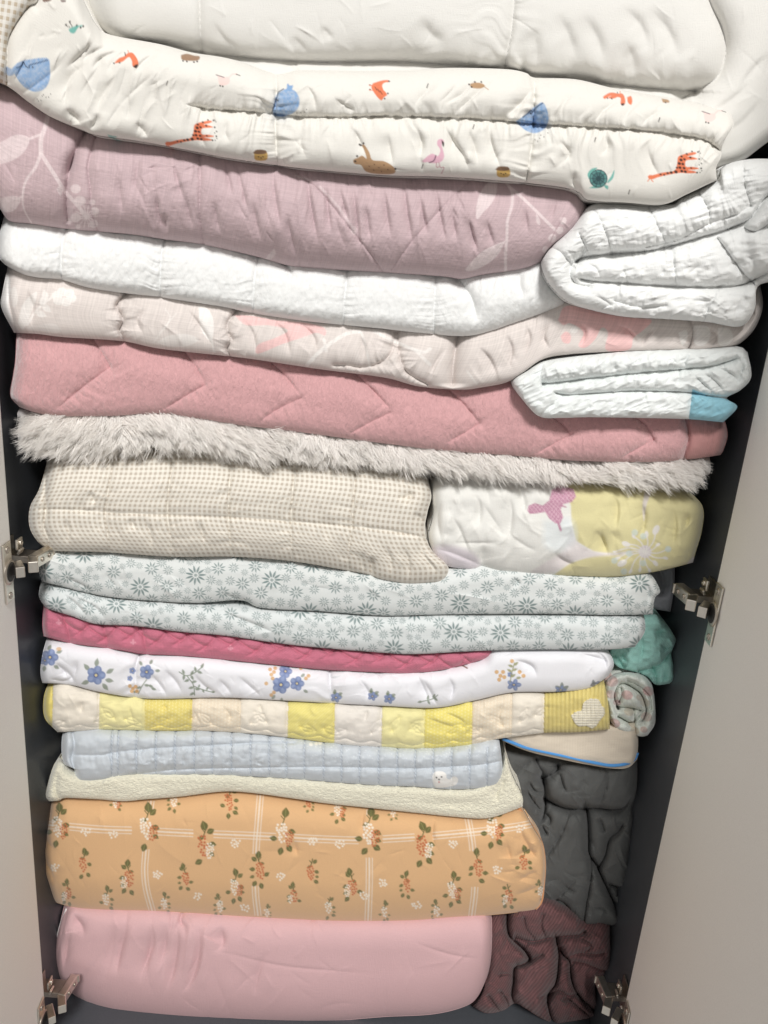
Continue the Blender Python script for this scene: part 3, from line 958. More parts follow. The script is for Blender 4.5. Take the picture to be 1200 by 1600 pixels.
for x, y, dx, n, dp in ((244, 300, 10, 60, 5), (258, 330, 3, 40, 5), (352, 250, 12, 60, 4.5), (370, 250, 20, 90, 5), (425, 262, 14, 100, 5), (448, 330, 18, 80, 4),
                        (480, 275, 18, 110, 6), (508, 280, 10, 90, 5), (530, 290, 16, 60, 5), (552, 285, 12, 110, 5.5), (572, 320, 8, 60, 4), (630, 278, 16, 110, 5.5), (655, 300, 14, 70, 5),
                        (680, 285, 18, 100, 5), (705, 320, 10, 60, 4), (730, 330, 18, 70, 5), (760, 340, 14, 50, 3.6), (270, 250, 20, 70, 4), (290, 300, 12, 60, 4), (335, 310, 10, 60, 4), (395, 310, 14, 70, 4.4), (600, 290, 12, 90, 4.5), (218, 240, -8, 70, 3.5), (185, 270, 8, 70, 3),
                        (820, 320, 6, 50, 3), (870, 310, -12, 40, 3)):
    p.crease([(x, y), (x + dx * 0.35, y + n * 0.4), (x + dx, y + n)], dp, (3, 8), taper=(18, 24))
p.wrinkles(50, (220, 250, 780, 410), 78, 12, 60, 2.4, 1.7, seed=31)
p.wrinkles(18, (230, 235, 330, 300), 150, 14, 40, 2.2, 1.6, seed=32)
p.wrinkles(140, (0, 170, 900, 430), 82, 16, 30, 1.1, 1.0, seed=33); p.wrinkles(40, (230, 250, 760, 420), 80, 10, 90, 3.0, 2.2, seed=34)
LE = (222, 206, 207)
p.poly([(-30, 225), (0, 222), (20, 212), (36, 211), (46, 217), (40, 234), (25, 248), (0, 257), (-25, 262)], LE, 0.75)
p.stroke([(76, 178), (70, 200), (64, 218), (64, 240)], 7, LE, 0.8); p.stroke([(64, 210), (46, 217)], 4, LE, 0.8)
p.stroke([(64, 240), (55, 262), (42, 280), (36, 300), (37, 325), (50, 350)], 5.5, LE, 0.8, taper=True)
p.stroke([(64, 240), (78, 262), (92, 284), (104, 302), (122, 322), (134, 338)], 6, LE, 0.8)
p.poly([(0, 310), (18, 306), (32, 310), (28, 322), (18, 331), (2, 330), (-10, 322)], LE, 0.75); p.stroke([(26, 312), (36, 306)], 3, LE, .8)
p.poly([(88, 296), (94, 288), (98, 298), (94, 306)], LE, 0.7)
for x, y, r in ((118, 295, 8), (125, 314, 9), (118, 340, 8), (148, 330, 7), (107, 346, 5), (146, 350, 7), (122, 354, 4), (144, 316, 5)):
    p.ell(x, y, r, r * 0.9, LE, alpha=0.75)
for k in range(14):
    a = 2 * math.pi * k / 14
    p.stroke([(135, 338), (135 + 17 * math.cos(a), 338 + 17 * math.sin(a))], 1.8, LE, 0.8)
p.stroke([(462, 274), (485, 282)], 3, LE, .6); p.stroke([(500, 292), (530, 325), (550, 355)], 4, LE, 0.45); p.ell(553, 360, 5, 7, LE, alpha=.5); p.poly([(428, 388), (415, 404), (422, 406), (431, 396)], LE, .6)
p.poly([(777, 286), (762, 286), (750, 302), (744, 325), (745, 343), (755, 332), (768, 318), (776, 300)], LE, 0.85)
p.stroke([(790, 284), (800, 300), (800, 320), (793, 345), (792, 372), (790, 395), (790, 424)], 4.4, LE, 0.8)
p.stroke([(796, 292), (815, 308), (838, 330), (856, 348), (868, 360)], 4.5, LE, 0.8)
p.poly([(790, 376), (775, 382), (755, 392), (738, 408), (727, 422), (742, 422), (762, 412), (778, 398)], LE, 0.85)
p.poly([(838, 333), (844, 345), (843, 352), (838, 346)], LE, 0.8)
for x, y, r in ((880, 345, 6), (863, 372, 7), (852, 390, 5.5), (875, 360, 6)):
    p.ell(x, y, r * .85, r, LE, alpha=0.8, ang=20)
p.stroke([(882, 335), (868, 360), (860, 378)], 1.8, (170, 140, 146), .6)
p.H += K * 0.25 * vnoise(p.X / 3, p.Y / 3)
o = p.make('duvet', fabric('mauve_slub_cotton', 'linen', sheen=0.35, rough=0.72, bump=0.25, var=0.05))
tag(o, 'plump mauve duvet with pale leaf and stem print', 'duvet', G)

# ---- white seersucker blanket
p = Patch(T=[(8, 350), (60, 352), (105, 358), (200, 366), (262, 375), (320, 383), (400, 401), (450, 415), (600, 426), (690, 432), (722, 436), (795, 424), (850, 408)],
          B=[(30, 428), (60, 434), (97, 438), (150, 452), (250, 465), (350, 480), (395, 490), (470, 501), (537, 508), (600, 514), (680, 523), (730, 525), (765, 518), (800, 506), (840, 492), (888, 474)],
          L=[(-2, 372), (0, 405)], R=[(862, 440)], y0=0.004, base=(230, 231, 230), ext=18, Rb=0.02)
for a in ([(106, 352), (98, 375), (95, 405), (97, 440)], [(260, 368), (252, 400), (250, 466)], [(405, 395), (398, 430), (395, 492)], [(544, 415), (539, 460), (537, 509)], [(682, 428), (679, 470), (679, 524)]):
    p.crease(a, 4, (3, 2.5), wide=18, wdepth=3.5)
    p.gather(a, 1.2, (18, 24), 6, seed=int(a[0][0]))
p.crease([(716, 436), (735, 462), (743, 490), (738, 512)], 7, (5, 9), wide=14, wdepth=4, taper=(0, 25))
p.crease([(820, 420), (812, 440), (820, 470)], 4, (6, 8), taper=(10, 15)); p.crease([(446, 412), (455, 425), (452, 440)], 6, (5, 7), taper=(0, 12))
p.noise(1.6, 90, 50, o=1, seed=4); p.noise(0.75, 4.5, 11, ang=18, o=2, seed=6)
o = p.make('blanket', fabric('white_seersucker', 'crinkle', bump=0.42, dist=0.0010, var=0.02))
tag(o, 'puffy white seersucker blanket under the mauve duvet', 'blanket', G)

# ---- beige floral duvet
p = Patch(T=[(14, 426), (60, 434), (97, 438), (150, 452), (250, 465), (350, 480), (395, 490), (537, 508), (600, 514), (680, 523), (730, 525), (765, 518), (800, 506), (840, 492), (885, 474), (930, 486), (1000, 496), (1110, 504), (1160, 508), (1186, 452)],
          B=[(22, 520), (60, 522), (100, 527), (190, 533), (250, 545), (350, 556), (400, 562), (500, 577), (600, 590), (655, 604), (720, 609), (755, 605), (790, 598), (815, 584), (850, 561), (902, 553), (990, 549), (1077, 546), (1140, 545)],
          L=[(4, 455), (2, 480)], R=[(1192, 478), (1180, 512), (1160, 534)], y0=0.014, base=(214, 205, 200), ext=18, Rb=0.016, res=1.5)
s1 = [(201, 455), (188, 468), (182, 480), (190, 492), (192, 504), (187, 516), (195, 534)]
s2 = [(370, 486), (358, 500), (355, 514), (362, 530), (355, 545), (361, 558)]
s3 = [(522, 571), (545, 571), (562, 574), (590, 569), (611, 552), (618, 519)]
s4 = [(621, 519), (623, 548), (632, 577), (648, 590), (668, 601)]
s5 = [(1077, 500), (1083, 515), (1080, 535), (1074, 548)]
for q, d in ((s1, 8), (s2, 7), (s3, 5), (s4, 6), (s5, 5)):
    p.crease(q, d, (3, 3), wide=14, wdepth=4, jit=.2); p.gather(q, 3, (14, 14), 8, seed=len(q) * 3 + d)
p.crease([(716, 520), (712, 545), (708, 575), (707, 608)], 13, (7, 6), wide=22, wdepth=8, taper=(0, 10))
for q in ([(745, 540), (765, 560), (778, 590)], [(790, 520), (800, 545), (795, 575)], [(820, 505), (828, 530), (815, 560)], [(700, 540), (680, 570), (672, 600)], [(380, 498), (395, 520), (402, 555)],
          [(425, 500), (445, 520), (455, 560)], [(470, 505), (490, 525), (495, 550)], [(560, 520), (570, 545), (566, 570)], [(860, 500), (850, 525), (860, 548)], [(905, 500), (915, 520), (905, 545)],
          [(960, 505), (985, 520), (1000, 540)], [(1025, 510), (1010, 528), (1000, 545)], [(230, 480), (215, 500), (225, 525)], [(290, 480), (310, 505), (335, 545)], [(1100, 510), (1120, 525), (1110, 545)],
          [(40, 450), (52, 480), (48, 515)], [(1150, 515), (1165, 500), (1182, 480)]):
    p.crease(q, 4.0, (3, 9), taper=(14, 14))
p.wrinkles(50, (200, 470, 900, 600), 70, 22, 36, 3, 1.8, seed=41); p.noise(2.2, 90, 60, o=1, seed=5)
p.wrinkles(120, (0, 430, 1180, 600), 80, 40, 22, 1.1, 0.9, seed=42)
WH = (232, 228, 224); PK = (232, 188, 186)
p.poly([(28, 505), (34, 480), (44, 465), (58, 456), (54, 475), (46, 495), (36, 515)], WH, 0.8); p.stroke([(42, 508), (58, 484), (80, 465)], 3.5, WH, .75)
for x, y, a in ((64, 478, -70), (66, 476, 40), (56, 488, 20), (72, 470, -100)): p.leaf(x, y, 18, 10, a, WH, .75)
for k in range(6): p.ell(100 + 12 * math.cos(k * 1.05 - .8), 464 + 8 * math.sin(k * 1.05 - .8), 8, 7, WH, alpha=.8)
p.stroke([(80, 465), (96, 462)], 3, WH, .8); p.poly([(42, 512), (60, 508), (85, 506), (95, 518), (70, 524), (48, 522)], WH, .45); p.poly([(16, 452), (24, 448), (28, 470), (20, 480)], WH, .6)
p.poly([(310, 478), (322, 480), (332, 495), (334, 515), (330, 532), (320, 525), (312, 505)], WH, .95); p.stroke([(330, 530), (335, 550)], 3, WH, .6)
p.poly([(245, 535), (262, 525), (290, 522), (310, 530), (295, 540), (265, 542)], WH, .6); p.stroke([(250, 520), (275, 490)], 2, WH, .5); p.stroke([(240, 535), (265, 500), (258, 482)], 2, WH, .4)
p.poly([(366, 492), (395, 494), (430, 500), (480, 505), (506, 512), (508, 524), (494, 520), (470, 528), (440, 538), (412, 550), (400, 552), (404, 538), (430, 528), (450, 516), (420, 508), (385, 508)], PK, .85)
p.stroke([(480, 570), (505, 545), (540, 522), (562, 518)], 6, WH, .75); p.stroke([(506, 530), (510, 548)], 5, WH, .6); p.stroke([(565, 520), (572, 545), (578, 572)], 4, WH, .6); p.stroke([(585, 518), (620, 535), (660, 550), (672, 545)], 5, WH, .7); p.stroke([(650, 548), (672, 570)], 5, WH, .6)
p.stroke([(730, 580), (745, 600)], 3, WH, .5)
p.poly([(872, 500), (885, 478), (930, 486), (985, 496), (1018, 500), (1005, 516), (990, 528), (985, 545), (962, 549), (946, 545), (950, 520), (940, 512), (930, 530), (915, 543), (904, 540), (912, 522), (905, 512), (890, 505), (880, 508)], PK, .95)
p.poly([(876, 525), (884, 518), (892, 524), (890, 536), (880, 535)], PK, .9); p.ell(897, 516, 6, 5, WH, alpha=.7)
p.poly([(1060, 520), (1072, 516), (1074, 528), (1066, 540)], WH, .9); p.poly([(1082, 508), (1105, 510), (1110, 525), (1100, 540), (1085, 536)], WH, .8); p.poly([(1122, 512), (1140, 514), (1145, 530), (1132, 542), (1122, 535)], WH, .8)
p.poly([(-8, 440), (12, 430), (16, 450), (14, 480), (24, 522), (10, 525), (-6, 490)], (230, 228, 226), .95)
p.crease([(13, 430), (14, 470), (22, 505), (26, 522)], 6, (4, 4))
o = p.make('duvet', fabric('beige_floral_cotton', 'linen', bump=0.2, var=0.03, sheen=.2))
tag(o, 'thin beige duvet with white leaves and pink petal print', 'duvet', G)

# ---- white quilt folded at the right
p = Patch(T=[(843, 412), (862, 385), (893, 356), (921, 322), (960, 318), (1044, 320), (1064, 310), (1089, 298), (1122, 279), (1128, 262), (1155, 251), (1200, 248), (1290, 256)],
          B=[(845, 416), (858, 444), (888, 472), (930, 486), (975, 495), (1026, 498), (1074, 501), (1110, 504), (1150, 511), (1168, 503), (1180, 480), (1184, 448), (1215, 436), (1290, 400)],
          R=[(1295, 330)], y0=-0.028, base=(229, 230, 229), ext=0, res=1.4, Rt=0.035, wt=34, Rb=0.022, wb=22, wl=30, Rl=0.03, depth=0.3)
k1 = [(896, 412), (914, 402), (960, 397), (1008, 393), (1050, 384), (1095, 371), (1140, 357), (1170, 343), (1184, 326), (1202, 305), (1260, 280)]
k2 = [(898, 433), (921, 439), (960, 442), (1008, 445), (1050, 448), (1110, 449), (1155, 446), (1175, 439), (1202, 425), (1260, 395)]
p.crease(k1, 24, (3.5, 8), wide=14, wdepth=6, taper=(6, 0)); p.crease(k2, 18, (4.5, 5), wide=12, wdepth=5, taper=(12, 0))
p.crease([(908, 385), (912, 394), (906, 404), (896, 412)], 16, (5, 7), taper=(8, 0)); p.crease([(896, 412), (890, 424), (896, 440), (912, 447), (930, 448)], 14, (6, 5), taper=(6, 14))
p.crease([(1119, 369), (1138, 395), (1160, 425), (1172, 437)], 9, (3, 10), taper=(6, 0)); p.crease([(1158, 354), (1178, 362), (1200, 352)], 10, (4, 8), taper=(8, 0)); p.region([(1165, 345), (1200, 310), (1290, 300), (1290, 410), (1205, 425), (1178, 400)], 14, 10)
p.crease([(860, 386), (876, 394), (888, 408), (896, 413)], 4, (3, 3), wide=9, wdepth=2); p.crease([(905, 410), (930, 418), (940, 440)], 3, (3, 4), taper=(10, 8))
for q in ([(930, 330), (944, 358), (957, 396)], [(1013, 322), (1026, 350), (1040, 378)], [(1090, 300), (1106, 325), (1110, 352)], [(1161, 254), (1164, 290), (1174, 322)], [(975, 424), (980, 440)], [(1050, 392), (1056, 440)], [(905, 365), (920, 395)],
          [(1118, 460), (1108, 480), (1100, 503)], [(955, 395), (1000, 388), (1060, 374), (1108, 350), (1150, 336), (1172, 322)], [(960, 470), (1000, 480), (1040, 478)]):
    p.crease(q, 3.4, (2, 2), wide=12, wdepth=3); p.gather(q, 2.6, (14, 14), 6, seed=int(q[0][0]))
p.wrinkles(70, (850, 280, 1210, 510), 165, 25, 24, 2.6, 1.8, seed=51); p.wrinkles(30, (920, 445, 1170, 505), 150, 25, 34, 2.4, 3.0, seed=52); p.wrinkles(25, (930, 400, 1180, 445), 100, 30, 18, 3, 2.2, seed=53)
p.noise(2.2, 34, 20, o=1, seed=7); p.noise(1.3, 26, 9, ang=-14, o=2, seed=17, ridged=True); p.wrinkles(120, (850, 270, 1210, 510), 150, 40, 20, 1.3, 1.3, seed=54)
o = p.make('quilt', fabric('white_washed_cotton', 'plain', bump=0.4, var=0.02, dist=.0008))
tag(o, 'rumpled white stitched quilt folded in thick layers at the right', 'quilt', G)

# ---- mint quilt with a blue corner
p = Patch(T=[(797, 597), (822, 582), (850, 566), (902, 558), (990, 549), (1077, 546), (1150, 543), (1168, 552)],
          B=[(799, 600), (818, 626), (843, 651), (880, 653), (920, 652), (990, 653), (1074, 655), (1130, 660)],
          R=[(1174, 588), (1158, 609), (1136, 622), (1152, 636)], y0=-0.006, base=(226, 230, 229), ext=2, res=1.3, Rt=0.03, wt=22, wb=14, Rb=0.012, wl=20, wr=12, Rr=.015, depth=.28)
k1 = [(844, 600), (885, 596), (937, 589), (1007, 582), (1077, 576), (1116, 571), (1162, 557)]
k2 = [(862, 612), (885, 617), (937, 614), (990, 611), (1070, 613), (1105, 618), (1136, 622)]
p.crease(k1, 16, (2.6, 5), wide=8, wdepth=4, taper=(4, 18)); p.crease(k2, 14, (2.6, 3), wide=8, wdepth=3, taper=(8, 0))
p.crease([(843, 651), (858, 636), (878, 620)], 4, (3, 3)); p.crease([(850, 566), (843, 585), (846, 600)], 6, (6, 4), taper=(10, 0))
for q in ([(1077, 580), (1095, 596), (1120, 620)], [(1095, 580), (1118, 596), (1136, 618)], [(1116, 574), (1140, 582), (1158, 600)], [(1080, 552), (1070, 566), (1076, 576)], [(1162, 557), (1160, 580), (1150, 605)]):
    p.crease(q, 4, (2.5, 5), taper=(8, 8))
p.crease([(1082, 612), (1078, 635), (1076, 656)], 4, (3, 3), wide=8, wdepth=2)
p.wrinkles(90, (810, 550, 1170, 655), 160, 40, 26, 1.8, 2.0, seed=61); p.wrinkles(50, (850, 555, 1080, 600), 130, 25, 18, 1.8, 2.0, seed=62); p.noise(1.6, 22, 8, ang=-24, o=2, seed=8, ridged=True); p.wrinkles(110, (800, 545, 1170, 655), 140, 45, 18, 1.2, 1.3, seed=63)
p.gather(k1, 3, (14, 8), 8, seed=3); p.gather(k2, 2.4, (8, 14), 9, seed=4)
bl = [(1082, 608), (1076, 660), (1140, 670), (1165, 640), (1137, 623.5), (1105, 618)]
i = p.mask(bl); p.C[i] = lin((150, 200, 216))
o = p.make('quilt', fabric('mint_white_cotton', 'plain', bump=0.3, var=0.02), parts=[('corner_patch', i, fabric('sky_blue_cotton', 'plain', bump=.25))])
tag(o, 'pale mint white crinkled quilt with a light blue corner', 'quilt', G)

# ---- pink plush blanket
p = Patch(T=[(26, 522), (100, 527), (190, 533), (250, 545), (350, 556), (400, 562), (500, 577), (600, 590), (655, 604), (720, 609), (790, 600), (820, 612), (843, 645), (920, 648), (1074, 652), (1130, 664)],
          B=[(30, 636), (50, 643), (90, 650), (175, 650), (250, 646), (300, 653), (380, 665), (450, 673), (600, 693), (700, 705), (800, 712), (900, 720), (1015, 722), (1075, 718), (1126, 711)],
          L=[(24, 560), (20, 588), (16, 618)], R=[(1137, 678), (1131, 702)], y0=0.03, base=(206, 156, 158), ext=16, Rb=0.018, wr=16, res=1.5)
for a, b in (([(140, 520), (155, 545), (170, 570), (180, 596)], [(172, 574), (130, 605), (78, 648)]), ([(280, 540), (305, 572), (321, 600), (325, 612)], [(320, 602), (285, 622), (243, 648)]),
             ([(425, 568), (450, 592), (471, 621)], [(471, 622), (430, 642), (393, 668)]), ([(555, 584), (585, 612), (610, 640), (614, 648)], [(610, 645), (575, 662), (536, 684)]), ([(697, 606), (725, 632), (750, 662), (756, 672)], [(750, 662), (720, 680), (688, 698)]),
             ([(858, 650), (880, 665), (897, 690)], [(895, 678), (865, 694), (828, 714)]), ([(988, 650), (1008, 664), (1021, 686), (1028, 700)], [(1021, 688), (995, 702), (963, 720)])):
    p.crease(a, 5, (2.2, 5), wide=18, wdepth=3.5, taper=(0, 12)); p.crease(b, 3.2, (2, 3), wide=14, wdepth=2.5, taper=(0, 10))
    p.gather(b, 1.6, (16, 10), 7, seed=int(a[0][0])); p.gather(a, 1.6, (14, 12), 8, seed=int(a[0][0]) + 1)
bs = [(1070, 648), (1075, 672), (1075, 692), (1066, 722)]
p.crease(bs, 7, (3, 3), wide=10, wdepth=3)
p.noise(1.8, 80, 40, o=1, seed=9); p.noise(0.5, 4, 9, o=2, seed=19)
bind = [(1070, 600), (1075, 672), (1075, 692), (1065, 740), (1160, 740), (1160, 600)]
p.C[p.mask(bind)] = lin((204, 150, 148))
o = p.make('blanket', fabric('pink_plush', 'plush', sheen=0.7, bump=0.85, dist=0.0016, var=0.06), parts=[('binding', p.mask(bind), fabric('pink_twill', 'check', bump=.4, scale=1.6, sheen=.4))])
tag(o, 'dusty pink plush blanket quilted in a zigzag', 'blanket', G)

# a scrap of pale fleece peeping out under the plush
p = Patch(T=[(30, 640), (40, 640), (52, 645)], B=[(32, 658), (40, 660), (52, 662)], L=[(27, 648)], y0=0.075, base=(205, 200, 198), ext=2, wl=8, wr=6, Rt=.01, Rl=.01, Rr=.01, depth=.1)
o = p.make('fleece_throw', fabric('grey_fleece', 'plush', bump=.4))
tag(o, 'small pale grey fleece edge peeping out left under the pink plush', 'throw', G)

# ---- faux fur throw
p = Patch(T=[(30, 668), (60, 652), (175, 652), (250, 648), (300, 655), (450, 674), (600, 694), (800, 713), (900, 721), (1015, 723), (1108, 720)],
          B=[(38, 698), (75, 705), (125, 708), (175, 703), (210, 693), (300, 692), (380, 704), (405, 712), (435, 703), (500, 711), (600, 717), (700, 731), (770, 736), (880, 738), (940, 748), (1040, 752), (1096, 744)],
          L=[(28, 686)], R=[(1110, 738)], y0=0.05, base=(230, 226, 221), ext=14, Rb=0.02, res=2.0)
p.noise(7, 40, 26, o=3, seed=10)
M_FUR = fabric('grey_fur_backing', 'plush', bump=.6, dist=.002, var=.1)
M_HAIR = fabric('grey_fur_fibre', 'plain', sheen=.3, bump=0.0, var=.05, rough=.6)
_t = M_HAIR.node_tree
_tr = _t.nodes.new('ShaderNodeBsdfTranslucent'); _mx = _t.nodes.new('ShaderNodeMixShader'); _mx.inputs[0].default_value = 0.22
_pb = _t.nodes['Principled BSDF']
_t.links.new(_pb.inputs['Base Color'].links[0].from_socket, _tr.inputs[0])
_t.links.new(_pb.outputs[0], _mx.inputs[1]); _t.links.new(_tr.outputs[0], _mx.inputs[2])
_t.links.new(_mx.outputs[0], _t.nodes['Material Output'].inputs[0])
fur = p.make('fur_throw', M_FUR)
tag(fur, 'shaggy light grey faux fur throw below the pink plush blanket', 'throw', G)


def fur_strands(p, n, seed):
    R = np.random.RandomState(seed)
    nb = 2300
    ci = R.randint(0, len(p.X), nb)
    ci = ci[(p.V[ci] > 0.08) & (p.U[ci] > 0.014) & (p.U[ci] < 0.982)]
    k = R.randint(0, len(ci), n)
    c = ci[k]
    ox = p.X[c] + R.normal(0, 4.5, n); oy = p.Y[c] + R.normal(0, 3.5, n)
    dep = (p.D - p.H)[c] - 0.001
    # flow of the pile, by clump
    fx = p.X[c] / 1000; 
    ang_c = 60 + 38 * vnoise(p.X[ci] / 70.0, p.Y[ci] / 30.0) - 0.050 * (p.X[ci] - 500) + R.normal(0, 16, len(ci))
    ang_c = np.where(p.X[ci] < 190, 118 + 0.22 * (190 - p.X[ci]) + R.normal(0, 14, len(ci)), ang_c)
    ang_c = np.where(p.X[ci] > 1010, 28 + R.normal(0, 16, len(ci)), ang_c)
    ang = np.radians(ang_c[k] + R.normal(0, 7, n))
    ln = (15 + 15 * R.rand(len(ci)) ** 1.5)[k] * R.uniform(0.75, 1.15, n)
    lift = (0.004 + 0.011 * R.rand(len(ci)))[k] * R.uniform(0.7, 1.3, n)
    tipc = R.normal(0, 1.2, n)
    S = 5
    V = []; 
    w0 = R.uniform(0.45, 0.95, n)
    for s_ in range(S):
        t = s_ / (S - 1.0)
        bend = 0.55 * t * t
        a = ang + bend * np.sign(np.cos(ang)) * -0.25 + 0.0
        # strands of a clump draw together towards the tip
        px = ox + np.cos(a) * ln * t - (ox - p.X[c]) * 0.86 * t
        py = oy + np.sin(a) * ln * t - (oy - p.Y[c]) * 0.86 * t + 3.0 * t * t + tipc * t
        dd = dep - lift * t ** 0.75
        w = w0 * (1 - 0.82 * t ** 1.6)
        nx = -np.sin(a); ny = np.cos(a)
        V.append(ray_points(px + nx * w * .5, py + ny * w * .5, dd)); V.append(ray_points(px - nx * w * .5, py - ny * w * .5, dd + 0.0001))
    V = np.stack(V, 1).reshape(-1, 3)
    b = np.arange(n)[:, None] * (2 * S)
    Q = np.concatenate([np.stack([b[:, 0] + 2 * s_, b[:, 0] + 2 * s_ + 1, b[:, 0] + 2 * s_ + 3, b[:, 0] + 2 * s_ + 2], -1) for s_ in range(S - 1)])
    tone = np.minimum(1.0, (0.88 + 0.14 * R.rand(len(ci)))[k] * R.uniform(0.94, 1.06, n))
    C = np.repeat(lin((250, 247, 243))[None] * tone[:, None], 2 * S, 0)
    uv = np.zeros((len(V), 2)); uv[:, 0] = np.repeat(R.rand(n), 2 * S)
    return build_mesh('fur', V, Q, (), C, uv)


fo = link_mesh('fur', fur_strands(p, 34000, 5), M_HAIR, fur)
tag(fo, kind='stuff')

# ---- gingham cushion quilt
p = Patch(T=[(76, 730), (120, 722), (200, 722), (300, 720), (400, 728), (500, 734), (600, 742), (664, 754)],
          B=[(76, 861), (120, 862), (165, 863), (270, 870), (365, 870), (455, 877), (545, 892), (575, 898), (600, 906), (640, 912), (700, 909)],
          L=[(62, 762), (47, 792), (46, 822), (58, 845)], R=[(674, 772), (668, 800), (664, 830), (676, 860), (700, 884)], y0=0.05, base=(230, 225, 214), ext=18, Rb=0.02, wb=40, Rt=.05, wt=60, wl=26, wr=22, bulge=.008, res=1.5)
hs = [(58, 795), (110, 797), (165, 800), (262, 805), (357, 808), (455, 815), (552, 823), (600, 828), (640, 835), (668, 842)]
p.crease(hs, 3, (2, 2), wide=12, wdepth=1.8, jit=.3); p.gather(hs, 1.8, (14, 16), 8, seed=5)
for v in ([(177, 722), (170, 760), (164, 800), (168, 835), (173, 866)], [(270, 722), (264, 760), (262, 805), (267, 840), (274, 872)], [(362, 726), (358, 760), (357, 808), (360, 840), (366, 872)], [(460, 732), (457, 770), (455, 815), (456, 850), (457, 879)],
          [(556, 738), (552, 780), (550, 824), (545, 860), (545, 893)]):
    p.crease(v, 4.2, (2, 2), wide=16, wdepth=4.5, jit=.3); p.gather(v, 1.8, (20, 22), 10, seed=int(v[0][0]))
p.crease([(72, 735), (70, 775), (71, 800), (68, 822), (76, 845), (77, 862)], 8, (4, 4), wide=10, wdepth=3)
for q in ([(222, 806), (235, 830), (240, 862)], [(310, 810), (318, 835), (320, 862)], [(205, 808), (212, 830)], [(655, 765), (640, 775), (615, 780)], [(650, 770), (630, 790)], [(585, 870), (580, 885), (585, 898)], [(572, 860), (566, 880), (575, 895)], [(630, 850), (640, 880), (638, 908)], [(600, 850), (612, 875), (610, 900)],
          [(655, 842), (665, 870), (690, 900)], [(100, 806), (108, 830), (104, 855)], [(140, 765), (150, 790)], [(645, 800), (660, 810), (668, 812)]):
    p.crease(q, 4, (3, 8), taper=(10, 10))
p.crease([(575, 868), (582, 880), (580, 896)], 8, (5, 6), taper=(10, 0))
p.wrinkles(40, (80, 805, 660, 890), 75, 18, 32, 3, 1.5, seed=71); p.wrinkles(20, (80, 735, 660, 800), 100, 25, 32, 3, 1.2, seed=72); p.noise(1.8, 80, 50, o=1, seed=11)
o = p.make('quilt', fabric('beige_gingham', 'gingham', bump=.2, var=.03, tint=(176, 163, 147), scale=8.6 / 7.9))
tag(o, 'beige and white gingham quilt with square stitching', 'quilt', G)

# ---- butterfly blanket
p = Patch(T=[(672, 758), (700, 750), (800, 752), (900, 756), (1000, 764), (1074, 774)],
          B=[(672, 868), (684, 878), (704, 886), (740, 890), (756, 885), (784, 894), (840, 898), (896, 900), (960, 901), (1020, 894), (1060, 885), (1083, 879)],
          L=[(676, 800), (669, 835)], R=[(1098, 792), (1097, 828), (1088, 860)], y0=0.065, base=(228, 227, 222), ext=10, Rb=.02, wb=36, wt=44, Rt=.05, bulge=.006)
YL = (214, 205, 150)
p.poly([(880, 755), (892, 790), (893, 815), (900, 845), (928, 862), (960, 866), (985, 862), (928, 868), (890, 880), (866, 898), (862, 915), (1120, 915), (1120, 740), (880, 735)], YL, .95, soft=1.6, smooth=False)
p.poly([(893, 830), (905, 850), (928, 861), (950, 864), (985, 862), (985, 866), (930, 870), (900, 876), (870, 892), (850, 896), (830, 894), (850, 880), (880, 860)], (216, 208, 208), .9, soft=3)
p.poly([(850, 815), (890, 810), (900, 845), (870, 862), (850, 850)], (214, 222, 226), .6, soft=8); p.poly([(672, 855), (700, 852), (735, 862), (750, 880), (735, 892), (690, 885)], (216, 206, 216), .8, soft=6)
p.poly([(1008, 765), (1018, 765), (1010, 790), (1006, 815), (1004, 790)], (212, 204, 206), .8)
p.poly([(1066, 890), (1084, 870), (1090, 885)], (220, 208, 210), .8)
BF = (188, 132, 158)
p.poly([(824, 798), (826, 790), (836, 786), (848, 790), (858, 782), (862, 766), (874, 757), (896, 764), (900, 776), (894, 784), (880, 788), (876, 796), (880, 808), (876, 817), (868, 818), (858, 810), (852, 800), (840, 802), (828, 803)], BF, .95, smooth=False)
_b = p.mask([(824, 798), (826, 790), (836, 786), (848, 790), (858, 782), (862, 766), (874, 757), (896, 764), (900, 776), (894, 784), (880, 788), (876, 796), (880, 808), (876, 817), (868, 818), (858, 810), (852, 800), (840, 802)])
_l = ((np.abs(((p.X + p.Y * .7) % 6.0) - 3) < .8) | (np.abs(((p.X - p.Y * .9) % 6.5) - 3.2) < .8)) & _b
p.mix(np.nonzero(_l)[0], np.full(int(_l.sum()), .55), (222, 188, 202))
p.stroke([(872, 816), (876, 828)], 4, BF, .9); p.stroke([(876, 790), (884, 792)], 2, BF)
for k in range(-6, 16):
    p.stroke([(820 + k * 6, 755), (820 + k * 6 + 45, 825)], 0.9, (214, 178, 196), .35) if 0 else None
WHT = (226, 222, 218)
fc = (1008, 862)
p.ell(*fc, 10, 10, (212, 202, 206)); 
for x, y, hd in ((1025, 828, 6), (1010, 835, 4), (978, 850, 5), (972, 880, 6), (1028, 851, 3), (1044, 858, 3), (1024, 880, 4), (1000, 890, 3), (990, 838, 3), (1040, 872, 3), (965, 872, 3), (985, 893, 3), (1015, 892, 3), (960, 862, 2)):
    mx_ = ((fc[0] + x) / 2 + (fc[1] - y) * .12, (fc[1] + y) / 2 + (x - fc[0]) * .12)
    p.stroke([fc, mx_, (x, y)], 2.0, WHT, .9)
    an = math.degrees(math.atan2(y - fc[1], x - fc[0]))
    p.ell(x, y, hd * 1.35, hd * .8, WHT, an, .95)
for x, y in ((1005, 838), (992, 832), (1044, 858), (983, 865), (960, 876), (975, 893), (1005, 880)): p.ell(x, y, 5, 5, (196, 210, 206), 0, .7)
